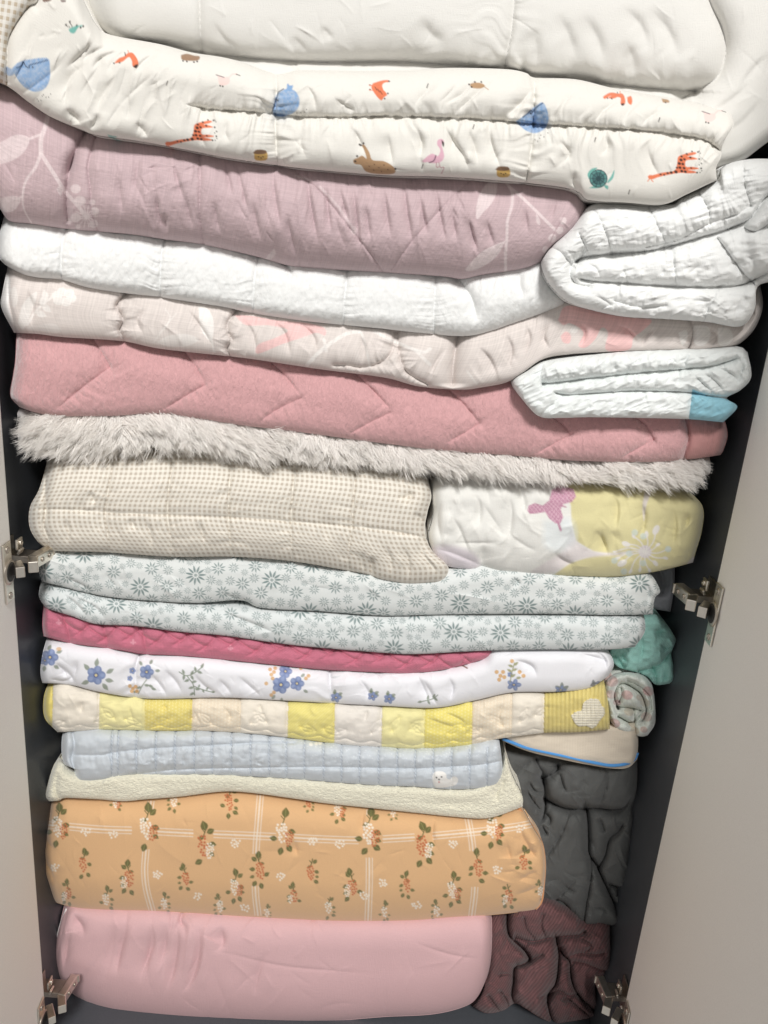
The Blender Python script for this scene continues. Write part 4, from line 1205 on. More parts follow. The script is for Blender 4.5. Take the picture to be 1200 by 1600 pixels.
for q in ([(740, 770), (750, 790), (748, 830)], [(795, 770), (800, 800), (795, 850)], [(702, 800), (720, 830), (735, 868)], [(756, 885), (752, 872), (756, 850)], [(812, 760), (820, 785), (815, 810)], [(925, 830), (940, 840), (950, 870)], [(955, 770), (965, 790), (962, 830)],
          [(1000, 780), (1008, 810), (1000, 840)], [(1050, 790), (1056, 820), (1050, 860)], [(1078, 800), (1070, 830)], [(860, 860), (880, 875), (905, 885)], [(690, 780), (684, 810), (690, 850)]):
    p.crease(q, 4.5, (4, 11), taper=(14, 16))
p.crease([(700, 848), (760, 848), (790, 846)], 2, (2, 5), taper=(10, 10)); p.crease([(668, 856), (700, 862), (735, 876), (756, 886)], 4, (6, 8), taper=(10, 0))
p.wrinkles(50, (680, 760, 1090, 890), 85, 30, 40, 4, 2.2, seed=81); p.noise(3, 70, 50, o=2, seed=12)
p.wrinkles(90, (670, 760, 1090, 895), 90, 40, 24, 1.3, 1.2, seed=82)
o = p.make('blanket', fabric('butterfly_print_jersey', 'plain', bump=.3, var=.05, sheen=.4))
tag(o, 'white and yellow blanket with a pink butterfly and dandelion print', 'blanket', G)

# ---- daisy print sheet, folded double


def daisies(p, seed, res_):
    R = np.random.RandomState(seed)
    DC = (114, 134, 134)
    x0, x1, y0, y1 = p.X.min(), p.X.max(), p.Y.min(), p.Y.max()
    placed = []
    for (r, tries) in ((17, 260), (12, 900), (9, 1800), (6.5, 5000)):
        for _ in range(tries):
            x = R.uniform(x0, x1); y = R.uniform(y0, y1)
            pass
            ok = True
            for (a, b, c) in placed:
                dd = math.hypot(a - x, b - y)
                if dd < (r + c) * 0.86 or (r == 17 and c == 17 and dd < 66) or (r == 12 and c == 12 and dd < 32):
                    ok = False; break
            if ok: placed.append((x, y, r))
    for x, y, r in placed:
        i = np.nonzero((np.abs(p.X - x) < r + 2) & (np.abs(p.Y - y) < r + 2))[0]
        if not len(i): continue
        dx = p.X[i] - x; dy = (p.Y[i] - y) * 1.08
        rr = np.hypot(dx, dy); th = np.arctan2(dy, dx) + R.rand() * 6.28
        n = 11 if r > 16 else (10 if r > 12 else 10)
        r0 = r * 0.26; s_ = np.clip((rr - r0) / (r * 0.98 - r0), 0, 1)
        dth = (th * n / (2 * math.pi)) % 1.0 - 0.5
        lat = np.abs(dth) * 2 * math.pi / n * rr
        wmax = r * (0.10 if r > 10 else 0.09)
        hw = wmax * np.sin(np.pi * s_ ** 0.8) ** 0.75
        a = np.clip(0.5 + (hw - lat) / 1.1, 0, 1) * ((rr > r0) & (rr < r))
        al = {17: .92, 12: .85, 9: .8, 6.5: .75}[r]
        ctr = np.clip(0.5 + (r * 0.15 - rr) / 1.1, 0, 1) * 0.75
        p.mix(i, np.maximum(a, ctr) * al, DC)
    # small grey specks
    return p


sheet = empty('bed_sheet', at(540, 1015, 0.2))
tag(sheet, 'pale grey green daisy print sheet folded double', 'sheet', G)
M_DAI = fabric('daisy_print_cotton', 'plain', bump=.22, var=.03)
p = Patch(T=[(62, 872), (120, 864), (270, 872), (365, 872), (455, 879), (545, 893), (640, 900), (700, 894), (760, 886), (900, 900), (960, 901), (1010, 899)],
          B=[(66, 909), (100, 917), (130, 925), (190, 935), (300, 942), (375, 938), (410, 950), (500, 955), (600, 962), (700, 960), (850, 959), (950, 961), (1020, 960)],
          L=[(60, 890)], R=[(1031, 921), (1023, 935)], y0=0.075, base=(216, 220, 219), ext=14, res=1.15, wb=22, wt=40, Rb=.012, wl=14, wr=10, Rr=.012)
daisies(p, 4, 1)
for q in ([(95, 900), (130, 915), (150, 932)], [(340, 925), (375, 937), (410, 950)], [(800, 900), (815, 915)], [(1005, 905), (1015, 925), (1010, 950)]): p.crease(q, 4, (3, 9), taper=(14, 6))
p.wrinkles(24, (70, 870, 1020, 955), 20, 20, 60, 4, 1.6, seed=91); p.wrinkles(14, (70, 880, 300, 940), 60, 20, 30, 3, 1.6, seed=92); p.noise(2.0, 90, 40, o=1, seed=13)
p.make('upper_fold', M_DAI, sheet)
p = Patch(T=[(64, 916), (100, 918), (130, 926), (190, 936), (300, 943), (410, 951), (500, 956), (600, 963), (700, 961), (850, 960), (950, 962), (1004, 962)],
          B=[(72, 951), (110, 962), (150, 975), (210, 978), (280, 987), (350, 993), (435, 1005), (500, 1012), (600, 1020), (650, 1022), (750, 1017), (850, 1015), (950, 1015), (992, 1011)],
          L=[(61, 932)], R=[(1008, 985)], y0=0.08, base=(215, 220, 220), ext=10, res=1.15, wb=22, wt=32, Rb=.012, wl=12, wr=12, Rr=.015)
daisies(p, 8, 1)
for q in ([(95, 925), (120, 945), (140, 968)], [(330, 950), (420, 985), (440, 1003)], [(110, 930), (150, 950), (165, 972)]): p.crease(q, 3.5, (3, 9), taper=(14, 6))
p.wrinkles(20, (70, 925, 1000, 1010), 15, 20, 60, 4, 1.5, seed=93); p.wrinkles(12, (70, 930, 260, 980), 50, 20, 30, 3, 1.6, seed=94); p.noise(2.0, 90, 40, o=1, seed=14)
p.make('lower_fold', M_DAI, sheet)

# ---- rose quilt
p = Patch(T=[(68, 952), (110, 962), (150, 975), (210, 978), (280, 987), (350, 993), (435, 1005), (500, 1012), (600, 1020), (650, 1022), (750, 1017), (771, 1013)],
          B=[(68, 994), (110, 1005), (160, 1012), (200, 1018), (225, 1022), (300, 1026), (400, 1036), (500, 1046), (600, 1051), (635, 1052), (690, 1047), (750, 1032), (773, 1019)],
          L=[(66, 975)], y0=0.088, base=(200, 112, 134), ext=10, wb=18, wt=26, Rb=.012, wl=10, wr=14, Rr=.02, res=1.4)
for k in range(18):
    x = 95 + k * 39; y = 968 + (x - 95) * 0.088 + (6 if k % 2 else 0)
    p.crease([(x - 10, y - 14), (x + 6, y + 4), (x + 30, y + 18), (x + 50, y + 16)], 3.2, (2, 2), wide=9, wdepth=2.5, taper=(3, 3))
    p.crease([(x + 52, y - 8), (x + 44, y + 8), (x + 28, y + 22), (x + 10, y + 30)], 3.2, (2, 2), wide=9, wdepth=2.5, taper=(3, 3))
for x in (107, 165, 225): p.crease([(x - 8, 960 + (x - 70) * .07), (x, 985 + (x - 70) * .07), (x + 4, 1010 + (x - 70) * .07)], 4, (4, 4), wide=10, wdepth=3)
p.wrinkles(40, (70, 955, 760, 1048), 40, 40, 20, 2.5, 1.5, seed=101); p.noise(1.4, 16, 12, o=3, seed=15)
for x, y in ((92, 972), (208, 1003), (360, 1012)): p.dots([(x, y), (x + 3, y + 1), (x - 3, y + 1), (x, y - 3), (x, y + 3)], 1.4, (226, 160, 176), .9)
o = p.make('quilt', fabric('rose_check_cotton', 'check', bump=.3, scale=1.1, var=.08))
tag(o, 'rose pink checked quilt with curved stitching, thin in the pile', 'quilt', G)

# ---- white duvet with blue flowers
p = Patch(T=[(74, 1004), (110, 1006), (160, 1013), (225, 1023), (300, 1027), (400, 1037), (500, 1047), (600, 1052), (690, 1048), (750, 1033), (775, 1016), (850, 1014), (900, 1015), (946, 1017)],
          B=[(66, 1067), (110, 1070), (150, 1080), (210, 1090), (260, 1092), (350, 1090), (450, 1095), (520, 1099), (600, 1103), (680, 1106), (740, 1095), (800, 1082), (870, 1081), (920, 1075), (951, 1056)],
          L=[(66, 1024), (63, 1050)], R=[(959, 1036)], y0=0.088, base=(233, 233, 238), ext=10, wb=24, wt=34, Rb=.014, wl=12, wr=14, Rr=.02, res=1.2)
p.crease([(219, 1020), (213, 1040), (212, 1065), (211, 1091)], 5, (3, 3), wide=18, wdepth=5); p.crease([(516, 1044), (516, 1070), (520, 1100)], 5, (3, 3), wide=18, wdepth=5)
p.gather([(219, 1020), (213, 1040), (211, 1091)], 2.6, (20, 24), 10, seed=2); p.gather([(516, 1044), (516, 1070), (520, 1100)], 2.6, (20, 24), 10, seed=4)
for q in ([(95, 1040), (112, 1058), (118, 1072)], [(75, 1060), (100, 1064), (118, 1056)], [(85, 1035), (100, 1048), (104, 1062)], [(120, 1030), (118, 1050), (110, 1066)], [(232, 1050), (250, 1070), (262, 1090)], [(255, 1045), (275, 1065), (285, 1085)], [(340, 1060), (355, 1075), (362, 1088)], [(300, 1050), (320, 1072), (345, 1086)],
          [(370, 1055), (390, 1072), (410, 1090)], [(650, 1052), (660, 1070), (672, 1100)], [(660, 1060), (672, 1080), (684, 1104)], [(900, 1020), (940, 1030), (955, 1040)], [(930, 1016), (945, 1030), (948, 1050)], [(800, 1030), (830, 1040), (840, 1060)], [(560, 1060), (575, 1080), (572, 1098)], [(700, 1056), (708, 1075), (702, 1098)]):
    p.crease(q, 4.5, (3, 9), taper=(10, 12))
p.wrinkles(26, (220, 1030, 700, 1095), 55, 16, 34, 3, 1.5, seed=111); p.noise(2.0, 90, 44, o=1, seed=16)


p.wrinkles(110, (65, 1010, 950, 1100), 60, 35, 24, 1.2, 0.9, seed=112)
def blueflower(x, y, r, n=5, ph=0.0, sq=1.0):
    r = r * .88
    for k in range(n):
        a = 2 * math.pi * k / n + ph
        p.ell(x + .55 * r * math.cos(a), y + .55 * r * math.sin(a) * sq, r * .46, r * .44 * sq, (126, 142, 184), math.degrees(a))
        p.ell(x + .68 * r * math.cos(a), y + .68 * r * math.sin(a) * sq, r * .26, r * .2 * sq, (150, 165, 202), math.degrees(a), .8)
    p.ell(x, y, r * .26, r * .26 * sq, (70, 88, 140)); p.ell(x, y, r * .15, r * .15 * sq, (216, 200, 150))


LG = (120, 134, 112); OC = (214, 164, 92)
def sprig(pts, leaves, c=LG, ln=9):
    p.stroke(pts, 1.4, c)
    for x, y, a in leaves: p.leaf(x, y, ln, ln * .5, a, c, .85)


for x, y, a in ((75, 1016, -60), (88, 1020, -20), (84, 1040, 30), (70, 1040, 100)): p.leaf(x, y, 10, 6, a, LG, .8)
blueflower(78, 1027, 15); blueflower(70, 1032, 9); p.ell(92, 1014, 4, 3, OC, 0, .7)
for x, y, a in ((140, 1048, -130), (150, 1042, -80), (166, 1052, -30), (160, 1068, 50), (140, 1064, 160), (164, 1062, 10)): p.leaf(x, y, 14, 7, a, LG, .8)
blueflower(150, 1055, 17)
blueflower(229, 1050, 13); blueflower(207, 1048, 6); blueflower(203, 1060, 5); sprig([(229, 1062), (222, 1072), (216, 1084)], [(225, 1070, 10), (221, 1073, 160), (232, 1070, 30), (236, 1075, 20), (216, 1080, 170)])
for x, y, a in ((222, 1040, -120), (234, 1038, -60), (242, 1048, 0)): p.leaf(x, y, 9, 5, a, LG, .8)
p.dots([(203, 1072), (208, 1076), (212, 1073), (206, 1080), (214, 1080)], 3.0, OC, .85)
sprig([(280, 1050), (292, 1056), (306, 1050), (316, 1042)], [(288, 1054, -110), (288, 1054, 100), (298, 1055, -60), (298, 1055, 60), (306, 1050, -100), (308, 1049, 20), (314, 1044, -60)]); sprig([(292, 1056), (302, 1070), (304, 1086)], [(296, 1062, 160), (299, 1066, -10), (303, 1074, 170), (304, 1076, 10), (304, 1082, 150)]); sprig([(302, 1072), (318, 1078), (334, 1082)], [(310, 1075, -70), (316, 1077, 60), (322, 1079, -60), (330, 1081, 0)], ln=7)
for x, y, a in ((470, 1058, -40), (474, 1078, 30), (430, 1086, 130), (440, 1090, 90), (462, 1044, -50)): p.leaf(x, y, 9, 5, a, LG, .75)
blueflower(446, 1049, 12); blueflower(439, 1070, 16); blueflower(464, 1068, 13)
p.dots([(422, 1046), (428, 1050), (424, 1054), (430, 1044), (426, 1060), (424, 1086), (428, 1082), (482, 1056), (478, 1060), (416, 1068), (470, 1044)], 3.0, OC, .8)
for x, y, r in ((525, 1090, 10), (582, 1088, 9), (608, 1092, 10)):
    for a in (-150, -90, -20, 20): p.leaf(x + 4 * math.cos(a), y - 4, 10, 5, a, LG, .8)
    blueflower(x, y, r, sq=.8)
p.stroke([(712, 1042), (722, 1040), (730, 1044)], 2, (120, 80, 60)); sprig([(660, 1096), (676, 1092), (684, 1086)], [(668, 1094, -80), (668, 1094, 60), (676, 1091, -60), (678, 1090, 40), (660, 1096, 170)], ln=8)
blueflower(803, 1070, 13, sq=.7); blueflower(797, 1054, 5)
sprig([(797, 1066), (800, 1050), (804, 1036)], [(800, 1050, -150), (800, 1048, -20), (802, 1042, -160), (803, 1040, -40), (798, 1058, -30), (806, 1060, -10)], (150, 150, 96), 9)
p.dots([(782, 1056), (786, 1050), (780, 1062), (788, 1058), (776, 1050), (812, 1050), (818, 1056), (800, 1033)], 3.2, OC, .85)
for a in (-150, -90, -30): p.leaf(878, 1078, 13, 6, a, (110, 122, 110), .8)
blueflower(876, 1078, 11, sq=.55); p.leaf(922, 1072, 12, 6, -30, (100, 104, 120), .8); p.leaf(930, 1068, 12, 6, -10, (100, 110, 150), .8); p.leaf(928, 1070, 9, 5, -100, (110, 116, 120), .8)
o = p.make('duvet', fabric('white_floral_percale', 'plain', bump=.15, var=.015, sheen=.15))
tag(o, 'white duvet sprinkled with blue flowers and green sprigs', 'duvet', G)

# ---- yellow patchwork quilt
Q = empty('patchwork_quilt', at(520, 1160, 0.2))
tag(Q, 'yellow and cream patchwork quilt with leaf stitching', 'quilt', G)
p = Patch(T=[(76, 1074), (110, 1071), (150, 1081), (210, 1091), (350, 1091), (450, 1096), (520, 1100), (600, 1104), (680, 1107), (740, 1096), (800, 1083), (870, 1082), (943, 1070)],
          B=[(90, 1144), (130, 1142), (160, 1140), (250, 1142), (320, 1142), (400, 1147), (470, 1155), (550, 1165), (600, 1167), (650, 1170), (725, 1165), (775, 1155), (850, 1145), (900, 1144), (953, 1139)],
          L=[(68, 1092), (70, 1122)], R=[(951, 1105)], y0=0.092, base=(226, 216, 196), ext=10, wb=22, wt=34, Rb=.014, wl=12, wr=8, Rr=.008, res=1.3)
CR = (228, 220, 206); PY = (229, 221, 164); YY = (222, 206, 122); CP = (226, 212, 190); WG = (224, 218, 210)
edges = [(0, 82, YY, 'solid'), (82, 155, CR, 'solid'), (155, 226, PY, 'solid'), (226, 300, YY, 'dot'), (300, 376, CP, 'dot'), (376, 450, CR, 'solid'), (450, 523, (221, 209, 126), 'stripe'), (523, 597, WG, 'solid'), (597, 664, PY, 'solid'),
         (664, 738, (227, 213, 122), 'dot'), (738, 800, CP, 'dot'), (800, 850, CR, 'solid'), (850, 1000, (214, 198, 128), 'cord')]
XC = p.X - (p.Y - 1120) * -0.02
masks = []
for a, b, c, kd in edges:
    m = (XC >= a) & (XC < b); p.C[m] = lin(c)
    if kd == 'dot':
        lx = ((p.X[m] + p.Y[m] * 0.05) % 5.2) - 2.6; ly = ((p.Y[m] + (np.floor((p.X[m]) / 5.2) % 2) * 2.6) % 5.2) - 2.6
        al = np.clip(0.5 + (1.35 - np.hypot(lx, ly)) / 1.0, 0, 1) * .55
        p.mix(np.nonzero(m)[0], al, (240, 232, 170) if c != CP else (236, 230, 214))
    if kd == 'stripe':
        al = (np.sin((p.X[m] + p.Y[m] * 1.1) * 2 * math.pi / 5.0) > .2) * .35
        p.mix(np.nonzero(m)[0], al, (238, 228, 160))
    if kd == 'cord':
        s_ = np.sin(p.X[m] * 2 * math.pi / 6.5 + .4 * vnoise(p.X[m] / 20, p.Y[m] / 12)); p.H[m] += K * 1.0 * s_
        p.mix(np.nonzero(m)[0], np.clip(-s_, 0, 1) * .45, (176, 158, 84))
    masks.append(m)
    if 0 < a: p.crease([(a, 1060), (a - 1, 1110), (a - 2, 1180)], 2.6, (2, 2), wide=7, wdepth=1.5, smooth=False)
bl_ = [(96, 1134), (160, 1134), (250, 1135), (330, 1134), (400, 1140), (470, 1148), (560, 1157), (640, 1162), (725, 1157), (790, 1146), (848, 1138)]
bb = sm(bl_, 2)
wv = [(x, y + 5.0 * abs(math.sin(x / 26.0 * math.pi / 1.6)) - 2) for x, y in sm(bl_, 5)]
p.crease(wv, 1.9, (1.4, 2.2), wide=8, wdepth=1.6, jit=.3); p.gather(wv, 1.6, (8, 7), 7, seed=6)
def leafstitch(x, y, ln, wd, ang):
    up = rot([(0, 0), (.3, -.5 * wd / ln), (.65, -.42 * wd / ln), (1, 0)], math.radians(ang), ln, (x, y)); dn = rot([(0, 0), (.3, .5 * wd / ln), (.65, .42 * wd / ln), (1, 0)], math.radians(ang), ln, (x, y))
    for q in (up, dn, [(x, y), rot([(.7, 0)], math.radians(ang), ln, (x, y))[0]]): p.crease(q, 1.2, (1.3, 1.3), wide=5, wdepth=.5)
for k, (x, y) in enumerate(((150, 1128), (178, 1122), (196, 1124), (262, 1124), (300, 1122), (392, 1130), (416, 1128), (505, 1138), (540, 1140), (612, 1142), (640, 1140), (660, 1146), (724, 1136), (752, 1138), (812, 1128), (836, 1118), (330, 1130), (470, 1136), (100, 1128), (580, 1146), (700, 1146), (785, 1134))):
    leafstitch(x, y, 24, 11, (-35, -140, 15, 160, -60)[k % 5])
for q in ([(300, 1105), (310, 1125), (318, 1140)], [(200, 1100), (205, 1115), (210, 1135)], [(130, 1095), (126, 1115)], [(345, 1100), (360, 1120), (352, 1140)], [(660, 1120), (690, 1130), (720, 1140)], [(690, 1112), (715, 1122), (735, 1136)], [(405, 1098), (410, 1115)], [(575, 1105), (570, 1130)], [(255, 1098), (262, 1112)], [(790, 1095), (780, 1120), (786, 1140)]):
    p.crease(q, 3.0, (2.4, 6), taper=(8, 8))
p.wrinkles(60, (80, 1080, 850, 1160), 20, 50, 26, 2.6, 1.4, seed=121); p.noise(2.0, 30, 20, o=3, seed=18)
M_PW = fabric('patchwork_cotton', 'plain', bump=.25, var=.03)
cloud = [(892, 1118), (900, 1112), (908, 1110), (912, 1098), (922, 1092), (935, 1093), (940, 1102), (945, 1108), (944, 1118), (937, 1126), (932, 1134), (924, 1138), (915, 1134), (904, 1135), (897, 1128)]
cl = p.mask(sm(cloud + cloud[:1], 3)); p.C[cl] = lin((220, 214, 198)); sy = np.sin(p.Y[cl] * 2 * math.pi / 4.0); p.H[cl] += K * (2.2 + .8 * sy); p.mix(np.nonzero(cl)[0], np.clip(-sy, 0, 1) * .5, (170, 160, 130))
M_CORD = fabric('ribbed_applique', 'plain', bump=.2)
i0 = None
for k, ((a, b, c, kd), m) in enumerate(zip(edges, masks)):
    # each patch is a part; the columns are cut from the one surface so they meet at the seam
    pass
whole_parts = [('fabric_patch', m, M_PW) for m in masks[1:-1]]
first = p.make('binding', M_PW, Q, parts=whole_parts + [('cloud_applique', cl, M_CORD), ('corduroy_patch', masks[-1], M_PW)])
for ch in list(first.children):
    ch.parent = Q; ch.matrix_parent_inverse = Matrix.Translation(-Vector(Q.location))
corded = [c for c in Q.children if c.name.startswith('corduroy')][0]
for c in Q.children:
    if c.name.startswith('cloud'):
        c.parent = corded; c.matrix_parent_inverse = Matrix.Identity(4)

# ---- ice blue quilted pad
p = Patch(T=[(98, 1146), (160, 1142), (250, 1144), (320, 1144), (400, 1149), (470, 1157), (550, 1166), (650, 1171), (725, 1166), (779, 1157)],
          B=[(116, 1214), (130, 1220), (160, 1218), (193, 1212), (220, 1210), (267, 1211), (307, 1210), (353, 1211), (393, 1213), (460, 1217), (533, 1223), (590, 1227), (647, 1229), (700, 1233), (740, 1232), (770, 1228), (784, 1219)],
          L=[(96, 1172), (101, 1194), (115, 1201)], R=[(785, 1195)], y0=0.088, base=(196, 203, 210), ext=8, wb=26, wt=28, Rb=.016, wl=12, wr=12, Rr=.015, res=1.3)
h1 = [(118, 1180), (160, 1180), (176, 1176), (217, 1172), (247, 1169), (307, 1166), (360, 1163), (393, 1161), (460, 1161)]
h2 = [(190, 1214), (225, 1208), (273, 1203), (333, 1201), (393, 1200), (440, 1199), (540, 1199), (640, 1201), (707, 1198), (753, 1195), (784, 1189)]
p.crease(h1, 3.5, (2, 2), wide=10, wdepth=3); p.crease(h2, 4, (2, 2.6), wide=10, wdepth=2.5)
p.gather(h1, 1.6, (8, 14), 5, seed=2); p.gather(h2, 1.8, (12, 8), 5, seed=3)
xs = [176, 186, 215, 245, 275, 305, 333, 363, 393, 422, 449, 477, 507, 535, 563, 593, 622, 650, 678, 707, 735, 762]
for x in xs:
    y_t = 1140 if x < 400 else 1140 + (x - 400) * .08
    v = [(x, y_t), (x - 2, y_t + 35), (x - 1, 1202), (x - 2, 1240)]
    p.crease(v, 3.6, (1.5, 1.5), wide=8, wdepth=1.6); p.gather(v, 1.3, (7, 7), 5, seed=x)
for x in xs:
    y_t = 1144 if x < 400 else 1144 + (x - 400) * .08
    for k in range(14):
        yy = y_t + k * 6.2
        if yy < 1226: p.stroke([(x - 1.5 - (k % 2), yy), (x - 1 + (k % 2), yy + 3.4)], 1.1, (142, 152, 166), .75, smooth=False)
p.crease([(113, 1145), (116, 1165), (112, 1185), (116, 1200)], 8, (5, 4)); p.wrinkles(60, (180, 1165, 450, 1205), 120, 40, 12, 1.8, 2.0, seed=131); p.wrinkles(50, (120, 1150, 780, 1215), 120, 50, 12, 2, .9, seed=132); p.noise(1.2, 16, 12, o=2, seed=21)
R_ = np.random.RandomState(3); p.dots([(R_.uniform(480, 780), R_.uniform(1165, 1200)) for _ in range(170)], 0.9, (226, 232, 238), .7)
dog = [(676, 1222), (676, 1212), (680, 1206), (690, 1205), (697, 1209), (698, 1216), (704, 1218), (706, 1214), (713, 1214), (716, 1220), (711, 1227), (702, 1229), (690, 1231), (680, 1230)]
p.poly(dog, (236, 234, 230)); p.dots([(682, 1215), (690, 1214), (686, 1218)], 1.3, (50, 46, 46)); p.dots([(686, 1222)], 1.3, (200, 130, 130)); p.dots([(486, 1163), (494, 1162), (500, 1161)], 3, (236, 234, 230), .8)
o = p.make('quilted_pad', fabric('ice_blue_satin_cotton', 'plain', bump=.2, var=.02, rough=.7, sheen=.3))
tag(o, 'ice blue quilted pad with a small white dog at its right end', 'pad', G)

# ---- pale yellow terry towel
p = Patch(T=[(92, 1190), (118, 1212), (160, 1218), (193, 1212), (307, 1210), (393, 1213), (460, 1217), (533, 1223), (590, 1227), (647, 1229), (700, 1233), (740, 1232), (776, 1215), (788, 1180)],
          B=[(76, 1252), (93, 1251), (103, 1247), (153, 1249), (193, 1252), (227, 1249), (280, 1245), (347, 1237), (393, 1239), (460, 1248), (507, 1255), (573, 1262), (640, 1269), (707, 1276), (753, 1279), (780, 1274), (817, 1260)],
          L=[(82, 1200), (74, 1227), (71, 1243)], R=[(800, 1210), (816, 1243)], y0=0.098, base=(238, 233, 210), ext=8, wb=12, wt=20, Rb=.012, wl=12, wr=8, Rr=.01, res=1.5)
p.crease([(98, 1190), (88, 1215), (86, 1235), (94, 1252)], 6, (5, 4), taper=(8, 0)); p.crease([(786, 1222), (776, 1240), (778, 1256)], 5, (5, 8), taper=(0, 10)); p.crease([(640, 1250), (700, 1256), (770, 1250)], 2, (8, 12), taper=(20, 20)); p.noise(2, 60, 25, o=2, seed=22); p.noise(.7, 4, 3, o=2, seed=24)
o = p.make('towel', fabric('lemon_terry', 'terry', bump=.8, dist=.0016, var=.05, sheen=.5))
tag(o, 'pale lemon terry towel laid over the orange duvet', 'towel', G)

# ---- orange floral duvet
p = Patch(T=[(80, 1254), (103, 1249), (153, 1251), (227, 1250), (280, 1246), (347, 1239), (393, 1241), (460, 1250), (573, 1264), (640, 1270), (707, 1277), (753, 1280), (812, 1264)],
          B=[(82, 1404), (90, 1411), (122, 1419), (160, 1422), (235, 1424), (285, 1426), (360, 1431), (465, 1437), (540, 1440), (640, 1439), (700, 1434), (765, 1430), (820, 1424), (840, 1420), (847, 1408)],
          L=[(76, 1285), (66, 1330), (64, 1357), (74, 1380)], R=[(832, 1290), (847, 1317), (852, 1350), (850, 1385)], y0=0.10, base=(219, 175, 126), ext=12, wb=60, Rb=.03, wt=60, Rt=.05, wl=30, wr=18, Rr=.02, res=1.15, bulge=.008)
for q in ([(570, 1262), (566, 1290), (570, 1310)], [(680, 1275), (676, 1300), (680, 1330)], [(66, 1330), (74, 1350), (82, 1360)], [(70, 1300), (78, 1320), (90, 1330)], [(76, 1380), (86, 1370), (92, 1350)], [(68, 1345), (80, 1362), (85, 1385)], [(800, 1340), (825, 1330), (845, 1335)], [(805, 1380), (830, 1365), (848, 1362)], [(800, 1400), (830, 1390), (848, 1378)], [(815, 1300), (830, 1330), (845, 1345)], [(820, 1275), (815, 1300), (825, 1325)], [(460, 1310), (465, 1340)], [(790, 1310), (800, 1350)]):
    p.crease(q, 3.2, (4, 9), taper=(14, 14))
p.noise(2.5, 140, 80, o=1, seed=25); p.wrinkles(36, (90, 1260, 840, 1430), 80, 40, 60, 5, .9, seed=141); p.wrinkles(20, (780, 1300, 848, 1415), 15, 20, 30, 3, 1.6, seed=142)
p.wrinkles(110, (65, 1250, 850, 1435), 80, 40, 28, 1.3, 0.7, seed=143)
SW = (236, 222, 204)
hz = [(64, 1288), (100, 1291), (160, 1296), (220, 1298), (300, 1302), (400, 1306), (500, 1311), (560, 1313), (600, 1311), (650, 1308), (700, 1304), (760, 1298), (810, 1291), (835, 1286)]
gaps_h = [(85, 106), (208, 246), (304, 332), (432, 460), (560, 596), (648, 676), (768, 784)]
vts = [[(236, 1252), (231, 1290), (228, 1330), (226, 1360), (229, 1390), (238, 1424)], [(407, 1240), (403, 1290), (400, 1332), (399, 1390), (403, 1430)], [(578, 1265), (577, 1320), (577, 1380), (575, 1438)], [(731, 1278), (736, 1305), (739, 1330), (742, 1385), (737, 1432)]]
def linesplit(pts, gaps, axis):
    S_ = sm(pts, 3); keep = np.ones(len(S_), bool)
    for a, b in gaps: keep &= ~((S_[:, axis] > a) & (S_[:, axis] < b))
    out = []; cur = []
    for q, kf in zip(S_, keep):
        if kf: cur.append(q)
        elif cur: out.append(cur); cur = []
    if cur: out.append(cur)
    return [np.array(c) for c in out if len(c) > 1]
for off, w in ((-5.2, 1.3), (0, 2.4), (5.2, 1.3)):
    for sg in linesplit(hz, gaps_h, 0): p.stroke(sg + np.array([0, off]), w, SW, .85, smooth=False)
    for vv, gp in zip(vts, ([(1268, 1326)], [(1334, 1384)], [(1276, 1338)], [(1330, 1384)])):
        for sg in linesplit(vv, gp, 1): p.stroke(sg + np.array([off * .9, 0]), w, SW, .85, smooth=False)
GR = (98, 98, 52); RD = (196, 106, 62)
def cluster(x, y, rx, ry, n, c, R, r=1.7, ang=0):
    pts = []
    for _ in range(n * 6):
        if len(pts) >= n: break
        a, b = R.uniform(-1, 1), R.uniform(-1, 1)
        if a * a * (1 + .7 * b) + b * b > 1: continue
        q = (x + a * rx + b * ry * math.tan(math.radians(ang)), y + b * ry)
        if all(math.hypot(q[0] - e[0], q[1] - e[1]) > r * 1.9 for e in pts): pts.append(q)
    if pts: p.dots(pts, r, c, .95)
def sprigA(x, y, s, main, other, seed, flip=1):
    R = np.random.RandomState(seed)
    ff = flip; s = s * .92
    p.stroke([(x + 2 * ff * s, y - 30 * s), (x, y - 20 * s), (x - 4 * ff * s, y - 10 * s)], 1.6, GR); p.stroke([(x - 5 * ff * s, y - 26 * s), (x, y - 20 * s)], 1.3, GR)
    for dx, dy, ln, a in ((2, -24, 15, -95), (4, -20, 12, -40), (-2, -14, 9, 160), (8, -2, 11, 20), (-14, 12, 11, 180), (6, 22, 12, 40), (-5, 26, 12, 110), (10, 12, 9, 30)):
        aa = a if ff > 0 else 180 - a
        if R.rand() < .85: p.leaf(x + dx * .8 * ff * s, y + dy * .95 * s, ln * s * 1.15, ln * s * .8, aa + R.normal() * 15, GR, .95, vein=(150, 146, 92))
    if main: cluster(x - 3 * ff * s, y + 2 * s, 8 * s, 17 * s, int(34), main, R, 1.9 * max(.8, s), 6)
    if other: cluster(x + 8 * ff * s, y + 10 * s, 6 * s, 13 * s, 22, other, R, 1.5 * max(.8, s), -6)
WC = (238, 226, 208)
for k, (x, y, s_, a, b, f) in enumerate(((92, 1290, 1.0, WC, RD, 1), (231, 1293, 1.1, WC, RD, 1), (320, 1320, 1.05, RD, WC, 1), (444, 1300, 1.05, WC, RD, 1), (578, 1300, 1.1, WC, RD, 1), (662, 1320, 1.05, RD, WC, 1), (772, 1292, 1.0, WC, RD, 1))):
    sprigA(x, y, s_, a, b, 10 + k, f)
